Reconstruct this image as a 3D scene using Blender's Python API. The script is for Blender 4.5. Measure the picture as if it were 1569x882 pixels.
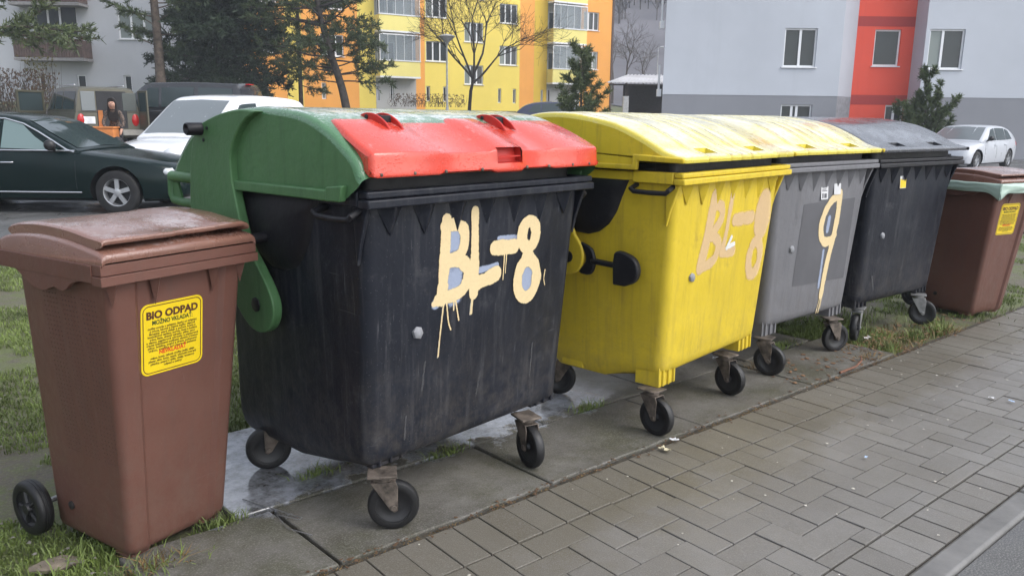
import bpy, bmesh, math, random
import numpy as np
from mathutils import Vector, Matrix, noise
random.seed(7); rng = np.random.default_rng(7)
R = math.radians
S = bpy.context.scene
C = S.collection
for o in list(bpy.data.objects): bpy.data.objects.remove(o)

# ------------------------------------------------------------------ camera, sky, sun, exposure
EYE = 1.5373
HEAD, PITCH, ROLL = 0.87548, 0.20915, 0.011045
cd = bpy.data.cameras.new('camera'); cam = bpy.data.objects.new('camera', cd); C.objects.link(cam)
cd.sensor_width = 36.0; cd.lens = 1216.86/1569*36.0; cd.clip_end = 3000; cd.clip_start = 0.05
fw = Vector((math.cos(HEAD)*math.cos(PITCH), math.sin(HEAD)*math.cos(PITCH), -math.sin(PITCH)))
rt = Vector((math.sin(HEAD), -math.cos(HEAD), 0)); up = rt.cross(fw)
rt2 = rt*math.cos(ROLL)+up*math.sin(ROLL); up2 = up*math.cos(ROLL)-rt*math.sin(ROLL)
M = Matrix((rt2, up2, -fw)).transposed().to_4x4(); M.translation = (0, 0, EYE)
cam.matrix_world = M
cd.dof.use_dof = False
S.camera = cam
S.cycles.volume_bounces = 2
S.view_settings.view_transform = 'Standard'; S.view_settings.look = 'None'
S.view_settings.gamma = 1; S.view_settings.use_curve_mapping = False
S.view_settings.exposure = 1.36
SUN_EL, SUN_AZ = R(48), R(-62)          # direction towards the sun, azimuth measured from +X
w = bpy.data.worlds.new('World'); S.world = w; w.use_nodes = True
nt = w.node_tree; bg = nt.nodes['Background']
sky = nt.nodes.new('ShaderNodeTexSky'); sky.sky_type = 'NISHITA'; sky.sun_disc = False
sky.sun_elevation = SUN_EL; sky.sun_rotation = R(90)-SUN_AZ
sky.dust_density = 2; sky.air_density = 1.0
hs = nt.nodes.new('ShaderNodeHueSaturation'); hs.inputs['Saturation'].default_value = 0.36
nt.links.new(sky.outputs[0], hs.inputs['Color']); nt.links.new(hs.outputs[0], bg.inputs['Color'])
bg.inputs['Strength'].default_value = 0.15
sl = bpy.data.lights.new('sun', 'SUN'); sl.energy = 0.5; sl.angle = R(40); sl.color = (1, .97, .93)
so = bpy.data.objects.new('sun', sl); C.objects.link(so)
sd = Vector((math.cos(SUN_EL)*math.cos(SUN_AZ), math.cos(SUN_EL)*math.sin(SUN_AZ), math.sin(SUN_EL)))
so.rotation_euler = (-sd).to_track_quat('-Z', 'Y').to_euler()

# ------------------------------------------------------------------ helpers
def site(lat, d, z=None):
    """a point given by its sideways and forward distance from where the photographer stands"""
    x = d*math.cos(HEAD)+lat*math.sin(HEAD); y = d*math.sin(HEAD)-lat*math.cos(HEAD)
    return Vector((x, y, terrain(x, y) if z is None else z))
def terrain(x, y):
    t = min(1, max(0, (y-20)/30)); t = t*t*(3-2*t)
    r = min(1, max(0, (math.hypot(x, y)-95)/230)); r = r*r*(3-2*r)
    return 2.2*t + 105*r
class NT:
    """short hand for building a material's nodes"""
    def __init__(s, name):
        s.m = bpy.data.materials.new(name); s.m.use_nodes = True; s.t = s.m.node_tree; s.b = s.t.nodes['Principled BSDF']; s.out = s.t.nodes['Material Output']
        s.tc = s.t.nodes.new('ShaderNodeTexCoord')
    def n(s, kind, **kw):
        x = s.t.nodes.new(kind)
        for k, v in kw.items():
            if hasattr(x, k): setattr(x, k, v)
        return x
    def link(s, a, b): s.t.links.new(a, b)
    def coord(s, scale=(1, 1, 1), obj=True):
        mp = s.n('ShaderNodeMapping'); mp.inputs['Scale'].default_value = scale
        s.link(s.tc.outputs['Object'], mp.inputs[0]); return mp.outputs[0]
    def noise(s, scale, detail=4, rough=.6, vec=None, dist=0):
        x = s.n('ShaderNodeTexNoise'); x.inputs['Scale'].default_value = scale; x.inputs['Detail'].default_value = detail
        x.inputs['Roughness'].default_value = rough; x.inputs['Distortion'].default_value = dist
        s.link(vec if vec else s.coord(), x.inputs['Vector']); return x.outputs['Fac']
    def voro(s, scale, feat='F1', vec=None):
        x = s.n('ShaderNodeTexVoronoi'); x.feature = feat; x.inputs['Scale'].default_value = scale
        s.link(vec if vec else s.coord(), x.inputs['Vector']); return x
    def ramp(s, fac, a, b, ca=(0, 0, 0, 1), cb=(1, 1, 1, 1)):
        x = s.n('ShaderNodeValToRGB'); e = x.color_ramp.elements
        e[0].position = a; e[1].position = b; e[0].color = ca; e[1].color = cb
        s.link(fac, x.inputs[0]); return x.outputs[0]
    def mix(s, fac, a, b, kind='MIX'):
        x = s.n('ShaderNodeMix'); x.data_type = 'RGBA'; x.blend_type = kind
        for sock, v in ((x.inputs[0], fac), (x.inputs[6], a), (x.inputs[7], b)):
            if isinstance(v, (int, float)): sock.default_value = v
            elif isinstance(v, tuple): sock.default_value = (*v[:3], 1)
            else: s.link(v, sock)
        return x.outputs[2]
    def math(s, op, a, b=0.0, c=None):
        x = s.n('ShaderNodeMath'); x.operation = op
        for i, v in enumerate((a, b) if c is None else (a, b, c)):
            if isinstance(v, (int, float)): x.inputs[i].default_value = v
            else: s.link(v, x.inputs[i])
        return x.outputs[0]
    def bump(s, h, strength=.3, dist=.01, prev=None):
        x = s.n('ShaderNodeBump'); x.inputs['Strength'].default_value = strength; x.inputs['Distance'].default_value = dist
        s.link(h, x.inputs['Height'])
        if prev: s.link(prev, x.inputs['Normal'])
        return x.outputs[0]
    def fin(s, col=None, rough=None, nor=None, metal=None, **kw):
        for k, v in (('Base Color', col), ('Roughness', rough), ('Normal', nor), ('Metallic', metal)):
            if v is None: continue
            if isinstance(v, tuple): s.b.inputs[k].default_value = (*v[:3], 1)
            elif isinstance(v, (int, float)): s.b.inputs[k].default_value = v
            else: s.link(v, s.b.inputs[k])
        for k, v in kw.items(): s.b.inputs[k].default_value = v
        return s.m
def plain(name, col, rough=.5, metal=0, var=.15, sc=6, bump=0):
    n = NT(name); f = n.noise(sc, 5)
    dk = tuple(c*(1-var*1.6) for c in col); lt = tuple(min(1, c*(1+var)) for c in col)
    c = n.mix(n.ramp(f, .3, .7), dk, lt)
    nor = n.bump(n.noise(sc*12, 3), bump, .004) if bump else None
    return n.fin(c, rough, nor, metal)
def plastic(name, col, rough=.42, dirt=(.10, .09, .07), dirt_amt=.35, fade=.12, scratch=.5, spec=.3):
    """weathered moulded plastic: mottled colour, streaks that run down, scratches, pebbled bump"""
    n = NT(name)
    c = n.mix(n.ramp(n.noise(2.3, 6), .3, .7), tuple(x*(1-fade) for x in col), tuple(min(1, x*(1+fade)) for x in col))
    st = n.noise(1, 6, .7, n.coord((26, 26, 1.6)))
    c = n.mix(n.math('MULTIPLY', n.ramp(st, .5, .75), dirt_amt), c, dirt)
    bl = n.noise(9, 8, .75)
    c = n.mix(n.math('MULTIPLY', n.ramp(bl, .56, .72), dirt_amt*.8), c, dirt)
    sc = n.noise(1, 3, .5, n.coord((3, 3, 60)), .5)
    c = n.mix(n.math('MULTIPLY', n.ramp(sc, .71, .74), .08*scratch), c, (.45, .45, .46))
    sp = n.voro(70)
    c = n.mix(n.math('MULTIPLY', n.ramp(sp.outputs['Distance'], .06, .1, (1, 1, 1, 1), (0, 0, 0, 1)), .25*scratch), c, (.4, .4, .4))
    s2 = n.noise(1, 4, .6, n.coord((95, 95, 2.2)))
    c = n.mix(n.math('MULTIPLY', n.ramp(s2, .66, .72), .16*scratch), c, (.30, .30, .31))
    ps = n.n('ShaderNodeSeparateXYZ'); n.link(n.tc.outputs['Object'], ps.inputs[0])
    sp_ = n.math('MULTIPLY', n.ramp(ps.outputs['Z'], .15, .75, (1, 1, 1, 1), (0, 0, 0, 1)), n.ramp(n.noise(17, 9, .8), .42, .62))
    c = n.mix(n.math('MULTIPLY', sp_, .35*dirt_amt+.05), c, (.16, .135, .105))
    n.b.inputs['Specular IOR Level'].default_value = spec
    ro = n.math('ADD', n.math('MULTIPLY', n.noise(5, 5), .3), rough-.15)
    nor = n.bump(n.noise(260, 2), .15, .002, n.bump(n.noise(5, 4), .5, .016))
    return n.fin(c, ro, nor)
def wet_plastic(name, col, dirt=(.12, .1, .06), dirt_amt=.3, slush_glare=.5, lvl=.5, wide=0):
    """plastic lid in drizzle: a glossy film broken by standing drops"""
    n = NT(name)
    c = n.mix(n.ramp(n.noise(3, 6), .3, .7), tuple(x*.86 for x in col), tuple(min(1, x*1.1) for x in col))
    c = n.mix(n.math('MULTIPLY', n.ramp(n.noise(1, 6, .7, n.coord((22, 2.2, 22))), .56, .75), dirt_amt), c, dirt)
    c = n.mix(n.math('MULTIPLY', n.ramp(n.noise(14, 9, .8), .6, .7), dirt_amt), c, dirt)
    # pale slush plus painted sky glare where the lid is nearly level
    ge = n.n('ShaderNodeNewGeometry'); gz = n.n('ShaderNodeSeparateXYZ'); n.link(ge.outputs['True Normal'], gz.inputs[0])
    flat = n.ramp(gz.outputs['Z'], .72, .97); pat = n.math('ADD', n.math('MULTIPLY', n.noise(7, 9, .72), .6), n.math('MULTIPLY', n.noise(55, 5, .7), .4))
    sl_ = n.math('MULTIPLY', n.ramp(n.math('ADD', pat, n.math('MULTIPLY', n.math('SUBTRACT', flat, 1), .35)), lvl-.04-wide, lvl+.10+wide), slush_glare)
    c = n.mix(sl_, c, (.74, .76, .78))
    v = n.voro(110); d = n.ramp(v.outputs['Distance'], .1, .42, (1, 1, 1, 1), (0, 0, 0, 1))
    keep = n.ramp(n.noise(11, 3), .42, .55)
    h = n.math('MULTIPLY', d, keep)
    nor = n.bump(h, .3, .003, n.bump(n.noise(5, 5), .04, .01))
    wetm = n.ramp(n.noise(4.5, 6, .7), .38, .6)
    ro = n.math('SUBTRACT', .38, n.math('MULTIPLY', wetm, .22))
    m = n.fin(c, ro, nor); n.b.inputs['Coat Weight'].default_value = .55; n.b.inputs['Coat Roughness'].default_value = .12
    n.link(nor, n.b.inputs['Coat Normal'])
    return m

class MB:
    """collects shapes into one mesh"""
    def __init__(s): s.v = []; s.f = []; s.mi = []; s.cur = 0; s.at = []
    def add(s, vs, fs):
        b = len(s.v); s.v += [tuple(v) for v in vs]; s.f += [tuple(i+b for i in f) for f in fs]; s.mi += [s.cur]*len(fs); return s
    def box(s, x0, x1, y0, y1, z0, z1, mat=None):
        vs = [(x, y, z) for z in (z0, z1) for y in (y0, y1) for x in (x0, x1)]
        if mat is not None: vs = [mat @ Vector(v) for v in vs]
        return s.add(vs, [(0, 2, 3, 1), (4, 5, 7, 6), (0, 1, 5, 4), (1, 3, 7, 5), (3, 2, 6, 7), (2, 0, 4, 6)])
    def prism(s, poly, axis, a, b):
        """extrude a 2D outline along an axis: axis 0: (y,z), 1: (x,z), 2: (x,y)"""
        def P(p, t): return (t, *p) if axis == 0 else ((p[0], t, p[1]) if axis == 1 else (*p, t))
        n = len(poly); vs = [P(p, a) for p in poly]+[P(p, b) for p in poly]
        ar = sum(poly[i][0]*poly[(i+1) % n][1]-poly[(i+1) % n][0]*poly[i][1] for i in range(n))
        flip = (ar > 0) == (b > a)
        if axis == 1: flip = not flip
        fs = [tuple(range(n)), tuple(range(2*n-1, n-1, -1))]+[(i+n, (i+1) % n+n, (i+1) % n, i) for i in range(n)]
        fs[0] = tuple(range(n-1, -1, -1)) if flip else tuple(range(n)); fs[1] = tuple(range(n, 2*n)) if flip else tuple(range(2*n-1, n-1, -1))
        fs[2:] = [(i, (i+1) % n, (i+1) % n+n, i+n) if flip else (i+n, (i+1) % n+n, (i+1) % n, i) for i in range(n)]
        return s.add(vs, fs)
    def loft(s, rings, cap0=True, cap1=True, closed=True):
        n = len(rings[0]); vs = [p for r in rings for p in r]; fs = []
        for k in range(len(rings)-1):
            for i in range(n if closed else n-1):
                j = (i+1) % n; fs.append((k*n+i, k*n+j, (k+1)*n+j, (k+1)*n+i))
        if cap0: fs.append(tuple(range(n-1, -1, -1)))
        if cap1: fs.append(tuple(range((len(rings)-1)*n, len(rings)*n)))
        return s.add(vs, fs)
    def tube(s, pts, r, n=10, cap=True):
        pts = [Vector(p) for p in pts]; rr = r if isinstance(r, (list, tuple)) else [r]*len(pts)
        rings = []; ref = None
        for i, p in enumerate(pts):
            d = (pts[min(i+1, len(pts)-1)]-pts[max(i-1, 0)])
            d = d.normalized() if d.length > 1e-9 else Vector((0, 0, 1))
            if ref is None or abs(ref.dot(d)) > .98: ref = Vector((0, 0, 1)) if abs(d.z) < .9 else Vector((1, 0, 0))
            a = d.cross(ref).normalized(); b = d.cross(a).normalized(); ref = a.cross(d)
            rings.append([p+(a*math.cos(t)+b*math.sin(t))*rr[i] for t in (2*math.pi*k/n for k in range(n))])
        return s.loft(rings, cap, cap)
    def lathe(s, prof, c, axis, n=28, ring=False):
        """prof: (radius, offset along axis)"""
        ax = Vector(axis).normalized(); a = ax.orthogonal().normalized(); b = ax.cross(a); c = Vector(c)
        rings = [[c+ax*o+(a*math.cos(t)+b*math.sin(t))*r for t in (2*math.pi*k/n for k in range(n))] for r, o in prof]
        if ring: rings.append(rings[0])
        return s.loft(rings, not ring, not ring)
    def build(s, name, mats, parent=None, smooth=40, bevel=0, seg=2, T=None):
        me = bpy.data.meshes.new(name); vs = [T(*v) for v in s.v] if T else s.v
        me.from_pydata([tuple(v) for v in vs], [], s.f)
        mats = mats if isinstance(mats, (list, tuple)) else [mats]
        for m in mats: me.materials.append(m)
        me.polygons.foreach_set('material_index', s.mi)
        bm = bmesh.new(); bm.from_mesh(me); bmesh.ops.recalc_face_normals(bm, faces=bm.faces); bm.to_mesh(me); bm.free()
        if smooth:
            me.polygons.foreach_set('use_smooth', [True]*len(me.polygons)); me.set_sharp_from_angle(angle=R(smooth))
        o = bpy.data.objects.new(name, me); C.objects.link(o)
        if parent: o.parent = parent
        if bevel:
            b = o.modifiers.new('bevel', 'BEVEL'); b.width = bevel; b.segments = seg; b.limit_method = 'ANGLE'; b.angle_limit = R(35)
        return o
def tag(o, label=None, cat=None, group=None, kind=None):
    if label: o['label'] = label
    if cat: o['category'] = cat
    if group: o['group'] = group
    if kind: o['kind'] = kind
    return o
def thing(name, label, cat, loc=(0, 0, 0), rz=0, group=None):
    o = bpy.data.objects.new(name, None); C.objects.link(o); o.location = loc; o.rotation_euler = (0, 0, rz); o.empty_display_size = .2
    return tag(o, label, cat, group)
def cat_rom(pts, n):
    P = np.array(pts, float); out = []
    for i in range(len(P)-1):
        p0, p1, p2, p3 = P[max(i-1, 0)], P[i], P[i+1], P[min(i+2, len(P)-1)]
        for k in range(n):
            t = k/n; out.append(.5*((2*p1)+(-p0+p2)*t+(2*p0-5*p1+4*p2-p3)*t*t+(-p0+3*p1-3*p2+p3)*t**3))
    out.append(P[-1]); return [tuple(p) for p in out]
def fast_mesh(name, V, F, mats, parent=None, smooth=0):
    me = bpy.data.meshes.new(name); me.from_pydata(V.tolist() if hasattr(V, 'tolist') else V, [], F.tolist() if hasattr(F, 'tolist') else F)
    for m in (mats if isinstance(mats, (list, tuple)) else [mats]): me.materials.append(m)
    if smooth: me.polygons.foreach_set('use_smooth', [True]*len(me.polygons))
    o = bpy.data.objects.new(name, me); C.objects.link(o)
    if parent: o.parent = parent
    return o

# ------------------------------------------------------------------ materials
def mat_ground():
    n = NT('wet mud and moss'); a = n.noise(.9, 8, .7); b = n.noise(7, 8, .75); f = n.math('ADD', n.math('MULTIPLY', a, .45), n.math('ADD', n.math('MULTIPLY', b, .35), n.math('MULTIPLY', n.noise(45, 6, .8), .2)))
    c = n.mix(n.ramp(f, .46, .54), (.105, .09, .07), (.10, .125, .038))
    c = n.mix(n.ramp(n.noise(70, 5, .8), .5, .7), c, (.20, .19, .10))
    return n.fin(c, n.math('ADD', n.math('MULTIPLY', b, .5), .5), n.bump(n.noise(30, 8, .8), .7, .03, n.bump(n.noise(5, 4), .6, .05)))
def mat_asphalt(name, col=.055, wet=.5):
    n = NT(name); f = n.noise(.6, 6, .65); c = n.mix(n.ramp(f, .35, .65), (col*.7, col*.7, col*.74), (col*1.25, col*1.25, col*1.25))
    c = n.mix(n.ramp(n.noise(160, 2), .45, .7), c, (col*2.2, col*2.2, col*2.1))
    ro = n.math('SUBTRACT', .75, n.math('MULTIPLY', n.ramp(n.noise(.8, 6, .6), .4, .6), wet))
    return n.fin(c, ro, n.bump(n.noise(220, 3), .5, .006))
def mat_paver():
    n = NT('concrete paver'); at = n.n('ShaderNodeAttribute'); at.attribute_name = 'tone'
    c = n.mix(at.outputs['Fac'], (.146, .138, .128), (.176, .168, .157))
    c = n.mix(n.math('MULTIPLY', n.ramp(n.noise(1.6, 7, .7), .4, .68), .5), c, (.095, .085, .065))
    ps = n.n('ShaderNodeSeparateXYZ'); n.link(n.tc.outputs['Object'], ps.inputs[0])
    edge = n.ramp(n.math('ADD', n.math('SUBTRACT', ps.outputs['Y'], 1.42), n.math('MULTIPLY', n.noise(3, 6, .7), .9)), .75, 1.45)
    c = n.mix(n.math('MULTIPLY', edge, .55), c, (.088, .074, .042))
    c = n.mix(n.math('MULTIPLY', n.ramp(n.noise(220, 2), .5, .72), .5), c, (.27, .26, .25))
    ro = n.math('SUBTRACT', .62, n.math('MULTIPLY', n.ramp(n.noise(1.3, 7, .65), .4, .65), .3))
    return n.fin(c, ro, n.bump(n.noise(180, 4), .5, .004, n.bump(n.noise(20, 5), .25, .006)))
def mat_slab():
    n = NT('wet concrete slab'); ps = n.n('ShaderNodeSeparateXYZ'); n.link(n.tc.outputs['Object'], ps.inputs[0])
    c = n.mix(n.ramp(n.noise(1.7, 8, .7), .35, .68), (.068, .062, .053), (.165, .158, .142))
    c = n.mix(n.math('MULTIPLY', n.ramp(n.noise(2.6, 8, .75), .44, .62), .65), c, (.05, .05, .024))
    c = n.mix(n.math('MULTIPLY', n.ramp(n.noise(150, 3), .5, .72), .5), c, (.26, .25, .23))
    # standing water fills the low back half of the slabs with a ragged front edge
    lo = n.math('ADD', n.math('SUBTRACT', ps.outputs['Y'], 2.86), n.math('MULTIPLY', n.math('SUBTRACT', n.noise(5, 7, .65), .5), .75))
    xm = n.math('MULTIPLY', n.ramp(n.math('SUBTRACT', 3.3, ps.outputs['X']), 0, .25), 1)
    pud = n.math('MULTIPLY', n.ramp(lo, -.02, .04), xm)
    c = n.mix(n.math('MULTIPLY', pud, .75), c, n.mix(n.ramp(n.noise(6, 8, .75), .36, .6), (.035, .035, .034), (.40, .42, .47)))  # pale tone in the water paints the bright sky reflection
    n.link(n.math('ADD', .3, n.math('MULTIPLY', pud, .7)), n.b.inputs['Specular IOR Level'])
    damp = n.ramp(n.noise(2.2, 6, .6), .42, .62)
    ro = n.math('SUBTRACT', .68, n.math('ADD', n.math('MULTIPLY', damp, .2), n.math('MULTIPLY', pud, .45)))
    dry = n.math('SUBTRACT', 1, n.math('MULTIPLY', pud, .93))
    h = n.math('MULTIPLY', n.noise(130, 4), dry)
    return n.fin(c, ro, n.bump(h, .5, .006, n.bump(n.math('MULTIPLY', n.noise(9, 6), dry), .3, .012)))
G = {}
G['ground'] = mat_ground(); G['asphalt'] = mat_asphalt('asphalt', .075); G['road'] = mat_asphalt('road asphalt', .085, .35)
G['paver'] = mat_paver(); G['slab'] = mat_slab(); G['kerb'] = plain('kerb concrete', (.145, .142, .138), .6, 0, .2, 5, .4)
G['joint'] = plain('joint dirt', (.035, .028, .018), .9, 0, .4, 30, .8)
G['grass'] = plain('grass blade', (.15, .20, .05), .6, 0, .45, 3)
G['drygrass'] = plain('dry grass blade', (.20, .13, .05), .7, 0, .4, 5)
G['black'] = plastic('black bin plastic', (.0125, .0145, .021), .42, (.07, .07, .075), .55, .22, .9, .22)
G['blacker'] = plastic('matt black bin plastic', (.011, .011, .014), .45, (.035, .035, .035), .3)
G['green'] = plastic('green lid plastic', (.066, .152, .062), .42, (.02, .05, .02), .4, .15, .35)
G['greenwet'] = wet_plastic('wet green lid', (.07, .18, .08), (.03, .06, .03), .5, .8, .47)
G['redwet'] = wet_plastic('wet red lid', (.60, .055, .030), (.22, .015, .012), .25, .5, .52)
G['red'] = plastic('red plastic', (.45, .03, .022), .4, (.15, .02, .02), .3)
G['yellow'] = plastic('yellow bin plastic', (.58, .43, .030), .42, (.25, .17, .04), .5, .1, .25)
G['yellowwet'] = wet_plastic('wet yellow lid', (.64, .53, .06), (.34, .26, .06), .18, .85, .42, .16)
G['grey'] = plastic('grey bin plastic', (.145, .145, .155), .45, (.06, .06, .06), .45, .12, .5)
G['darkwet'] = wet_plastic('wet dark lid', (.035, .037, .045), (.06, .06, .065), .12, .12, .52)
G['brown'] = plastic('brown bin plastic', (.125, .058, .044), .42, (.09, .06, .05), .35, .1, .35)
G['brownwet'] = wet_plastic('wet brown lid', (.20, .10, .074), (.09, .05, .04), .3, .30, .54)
G['browndot'] = plain('brown dimple', (.07, .033, .025), .5)
G['rubber'] = plain('rubber', (.009, .009, .010), .5, 0, .3, 9, .3)
G['hub'] = plain('wheel hub plastic', (.016, .016, .018), .45, 0, .3, 12)
G['steel'] = plain('galvanised steel', (.30, .30, .30), .5, .75, .25, 14, .2)
G['rust'] = plain('rusty steel', (.14, .115, .095), .65, .35, .5, 18, .4)
G['bolt'] = plain('grey bolt', (.23, .235, .25), .65, .0, .15)
G['cream'] = plain('cream paint', (.68, .49, .24), .5, 0, .08, 8)

# ------------------------------------------------------------------ ground, road, pavement, slabs
def grid_sheet(name, xs, ys, dz, mat, keep=None):
    V = []; F = []; nx = len(xs)
    for y in ys:
        for x in xs: V.append((x, y, terrain(x, y)+dz))
    for j in range(len(ys)-1):
        for i in range(nx-1):
            if keep is None or keep(.5*(xs[i]+xs[i+1]), .5*(ys[j]+ys[j+1])): F.append((j*nx+i, j*nx+i+1, (j+1)*nx+i+1, (j+1)*nx+i))
    o = fast_mesh(name, V, F, mat, smooth=1); return tag(o, kind='structure')
xs = [-400, -300, -220, -150, -100, -70]+list(range(-50, 81, 2))+[100, 120, 145, 170, 200, 240, 280, 330, 400, 500]
ys = [-60, -30, -14, -6, 0]+list(range(2, 81, 2))+[95, 110, 130, 150, 175, 200, 240, 280, 330, 400, 500]
grid_sheet('ground', xs, ys, -.03, G['ground'])
grid_sheet('hill', xs, ys, .1, plain('winter hillside', (.15, .145, .16), .95, 0, .25, .03), lambda x, y: math.hypot(x, y) > 110)  # bluish base colour paints distance haze onto the hill
lxs = [-30+2*i for i in range(56)]; lys = [10.9]+list(range(12, 39, 2))
grid_sheet('parking_lot', lxs, lys, .006, G['asphalt'])
grid_sheet('side_road', [13.2, 15, 17, 20, 24, 28, 34, 42], [1.2, 3, 5, 7, 9, 10.88], .004, G['asphalt'])
grid_sheet('road', [-30, -10, 0, 5, 10, 20, 40, 80], [-25, -8, 0, .93], -.012, G['road'])
# kerb stones
mb = MB(); x = -4.0
while x < 40:
    mb.box(x+.006, x+1.094, .935, 1.03, -.2, .006); x += 1.1
tag(mb.build('kerb', G['kerb'], bevel=.012), kind='structure')
# herringbone pavers with a soldier course on each edge
def pavement():
    V = []; F = []; tone = []
    L_, B_ = .25, .125; g = .0026; bv = .0014
    def brick(x0, x1, y0, y1):
        t = rng.random(); z = rng.normal(0, .0014); tx, ty = rng.normal(0, .004, 2)
        cx, cy = .5*(x0+x1), .5*(y0+y1); b = len(V)
        for (gx, zz) in ((g, -.03), (g, -.0022), (g+bv, 0)):
            for (px, py) in ((x0+gx, y0+gx), (x1-gx, y0+gx), (x1-gx, y1-gx), (x0+gx, y1-gx)):
                V.append((px, py, zz+z+(px-cx)*tx+(py-cy)*ty))
        for k in (0, 4):
            for i in range(4):
                j = (i+1) % 4; F.append((b+k+i, b+k+j, b+k+4+j, b+k+4+i)); tone.append(t)
        F.append((b+8, b+9, b+10, b+11)); tone.append(t)
    Y0, Y1 = 1.222, 2.04; X0, X1 = -3.0, 34.0
    x = X0
    while x < X1:
        brick(x, x+B_, Y1+.004, Y1+.254); brick(x, x+B_, 1.036, Y0-.004); x += B_
    n = 0
    for i in range(-40, int((X1-X0)/B_)+60):
        for j in range(-6, 14):
            # classic herringbone: unit cell of one lying and one standing brick, shifted along the diagonal
            k = (i-j) % 4
            x, y = X0+i*B_, Y0-.06+j*B_
            r = (x, x+L_, y, y+B_) if k == 0 else ((x, x+B_, y, y+L_) if k == 3 else None)
            if r is None: continue
            x0, x1, y0, y1 = r
            y0 = max(y0, Y0); y1 = min(y1, Y1)
            if y1-y0 < .02 or x1 < X0 or x0 > X1: continue
            brick(x0, x1, y0, y1)
    o = fast_mesh('pavement', V, F, G['paver'])
    a = o.data.attributes.new('tone', 'FLOAT', 'FACE'); a.data.foreach_set('value', tone)
    return tag(o, kind='structure')
pavement()
mb = MB(); mb.add([(-4, 1.03, -.012), (36, 1.03, -.012), (36, 2.34, -.012), (-4, 2.34, -.012)], [(0, 1, 2, 3)])
tag(mb.build('paving_bed', plain('joint sand', (.06, .052, .04), .9, 0, .4, 30, .8), smooth=0), kind='structure')
# concrete slabs under the containers
mb = MB()
def slab(xa, xb, xc, xd, y0, y1, dz=0):
    n = 7; e = .007
    def row(a, b, y, z): return [(a+(b-a)*i/n + random.gauss(0, .002), y+random.gauss(0, .003), z) for i in range(n+1)]
    pts = [(x, y) for x, y, _ in row(xa+e, xb-e, y0+e, 0)]+[(x, y) for x, y, _ in reversed(row(xc+e, xd-e, y1-e, 0))]
    mb.prism(pts, 2, -.06, .002+dz)
fj = [.60, 1.17, 2.18, 3.24, 4.30, 5.36]; bj = [1.0, 1.95, 2.62, 3.5, 4.4, 5.2]
for a, b in zip(fj, fj[1:]): slab(a, b, a-.03, b-.03, 2.325, 2.86, random.gauss(0, .002))
for a, b in zip(bj, bj[1:]): slab(a, b, a-.03, b-.03, 2.868, 3.75, random.gauss(0, .002)-.002)
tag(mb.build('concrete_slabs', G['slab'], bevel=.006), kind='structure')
mb = MB(); mb.add([(.6, 2.315, -.02), (5.36, 2.315, -.02), (5.18, 3.75, -.02), (1.0, 3.75, -.02), (1.0, 2.86, -.02), (.58, 2.86, -.02)], [(0, 1, 2, 3, 4, 5)])
tag(mb.build('slab_bed', G['joint'], smooth=0), kind='structure')

# ------------------------------------------------------------------ paint, stickers
def paint_mat(name, col, halo=None, wear=.3, opac=1.0, soft=.08):
    n = NT(name); at = n.n('ShaderNodeAttribute'); at.attribute_name = 'cover'
    nz = n.noise(1, 5, .75, n.coord((190, 190, 26))); n2 = n.noise(75, 7, .8)
    f = n.math('ADD', at.outputs['Fac'], n.math('MULTIPLY', n.math('SUBTRACT', n.math('ADD', n.math('MULTIPLY', nz, .5), n.math('MULTIPLY', n2, .5)), .5), 1.0+wear))
    a = n.math('MULTIPLY', n.ramp(f, .5-soft, .5+soft), opac)
    c = n.mix(n.ramp(n2, .3, .7), tuple(x*.9 for x in col), tuple(min(1, x*1.05) for x in col))
    n.fin(c, .5); tr = n.n('ShaderNodeBsdfTransparent'); mx = n.n('ShaderNodeMixShader')
    n.link(a, mx.inputs[0]); n.link(tr.outputs[0], mx.inputs[1]); n.link(n.b.outputs[0], mx.inputs[2]); n.link(mx.outputs[0], n.out.inputs[0])
    return n.m
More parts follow.
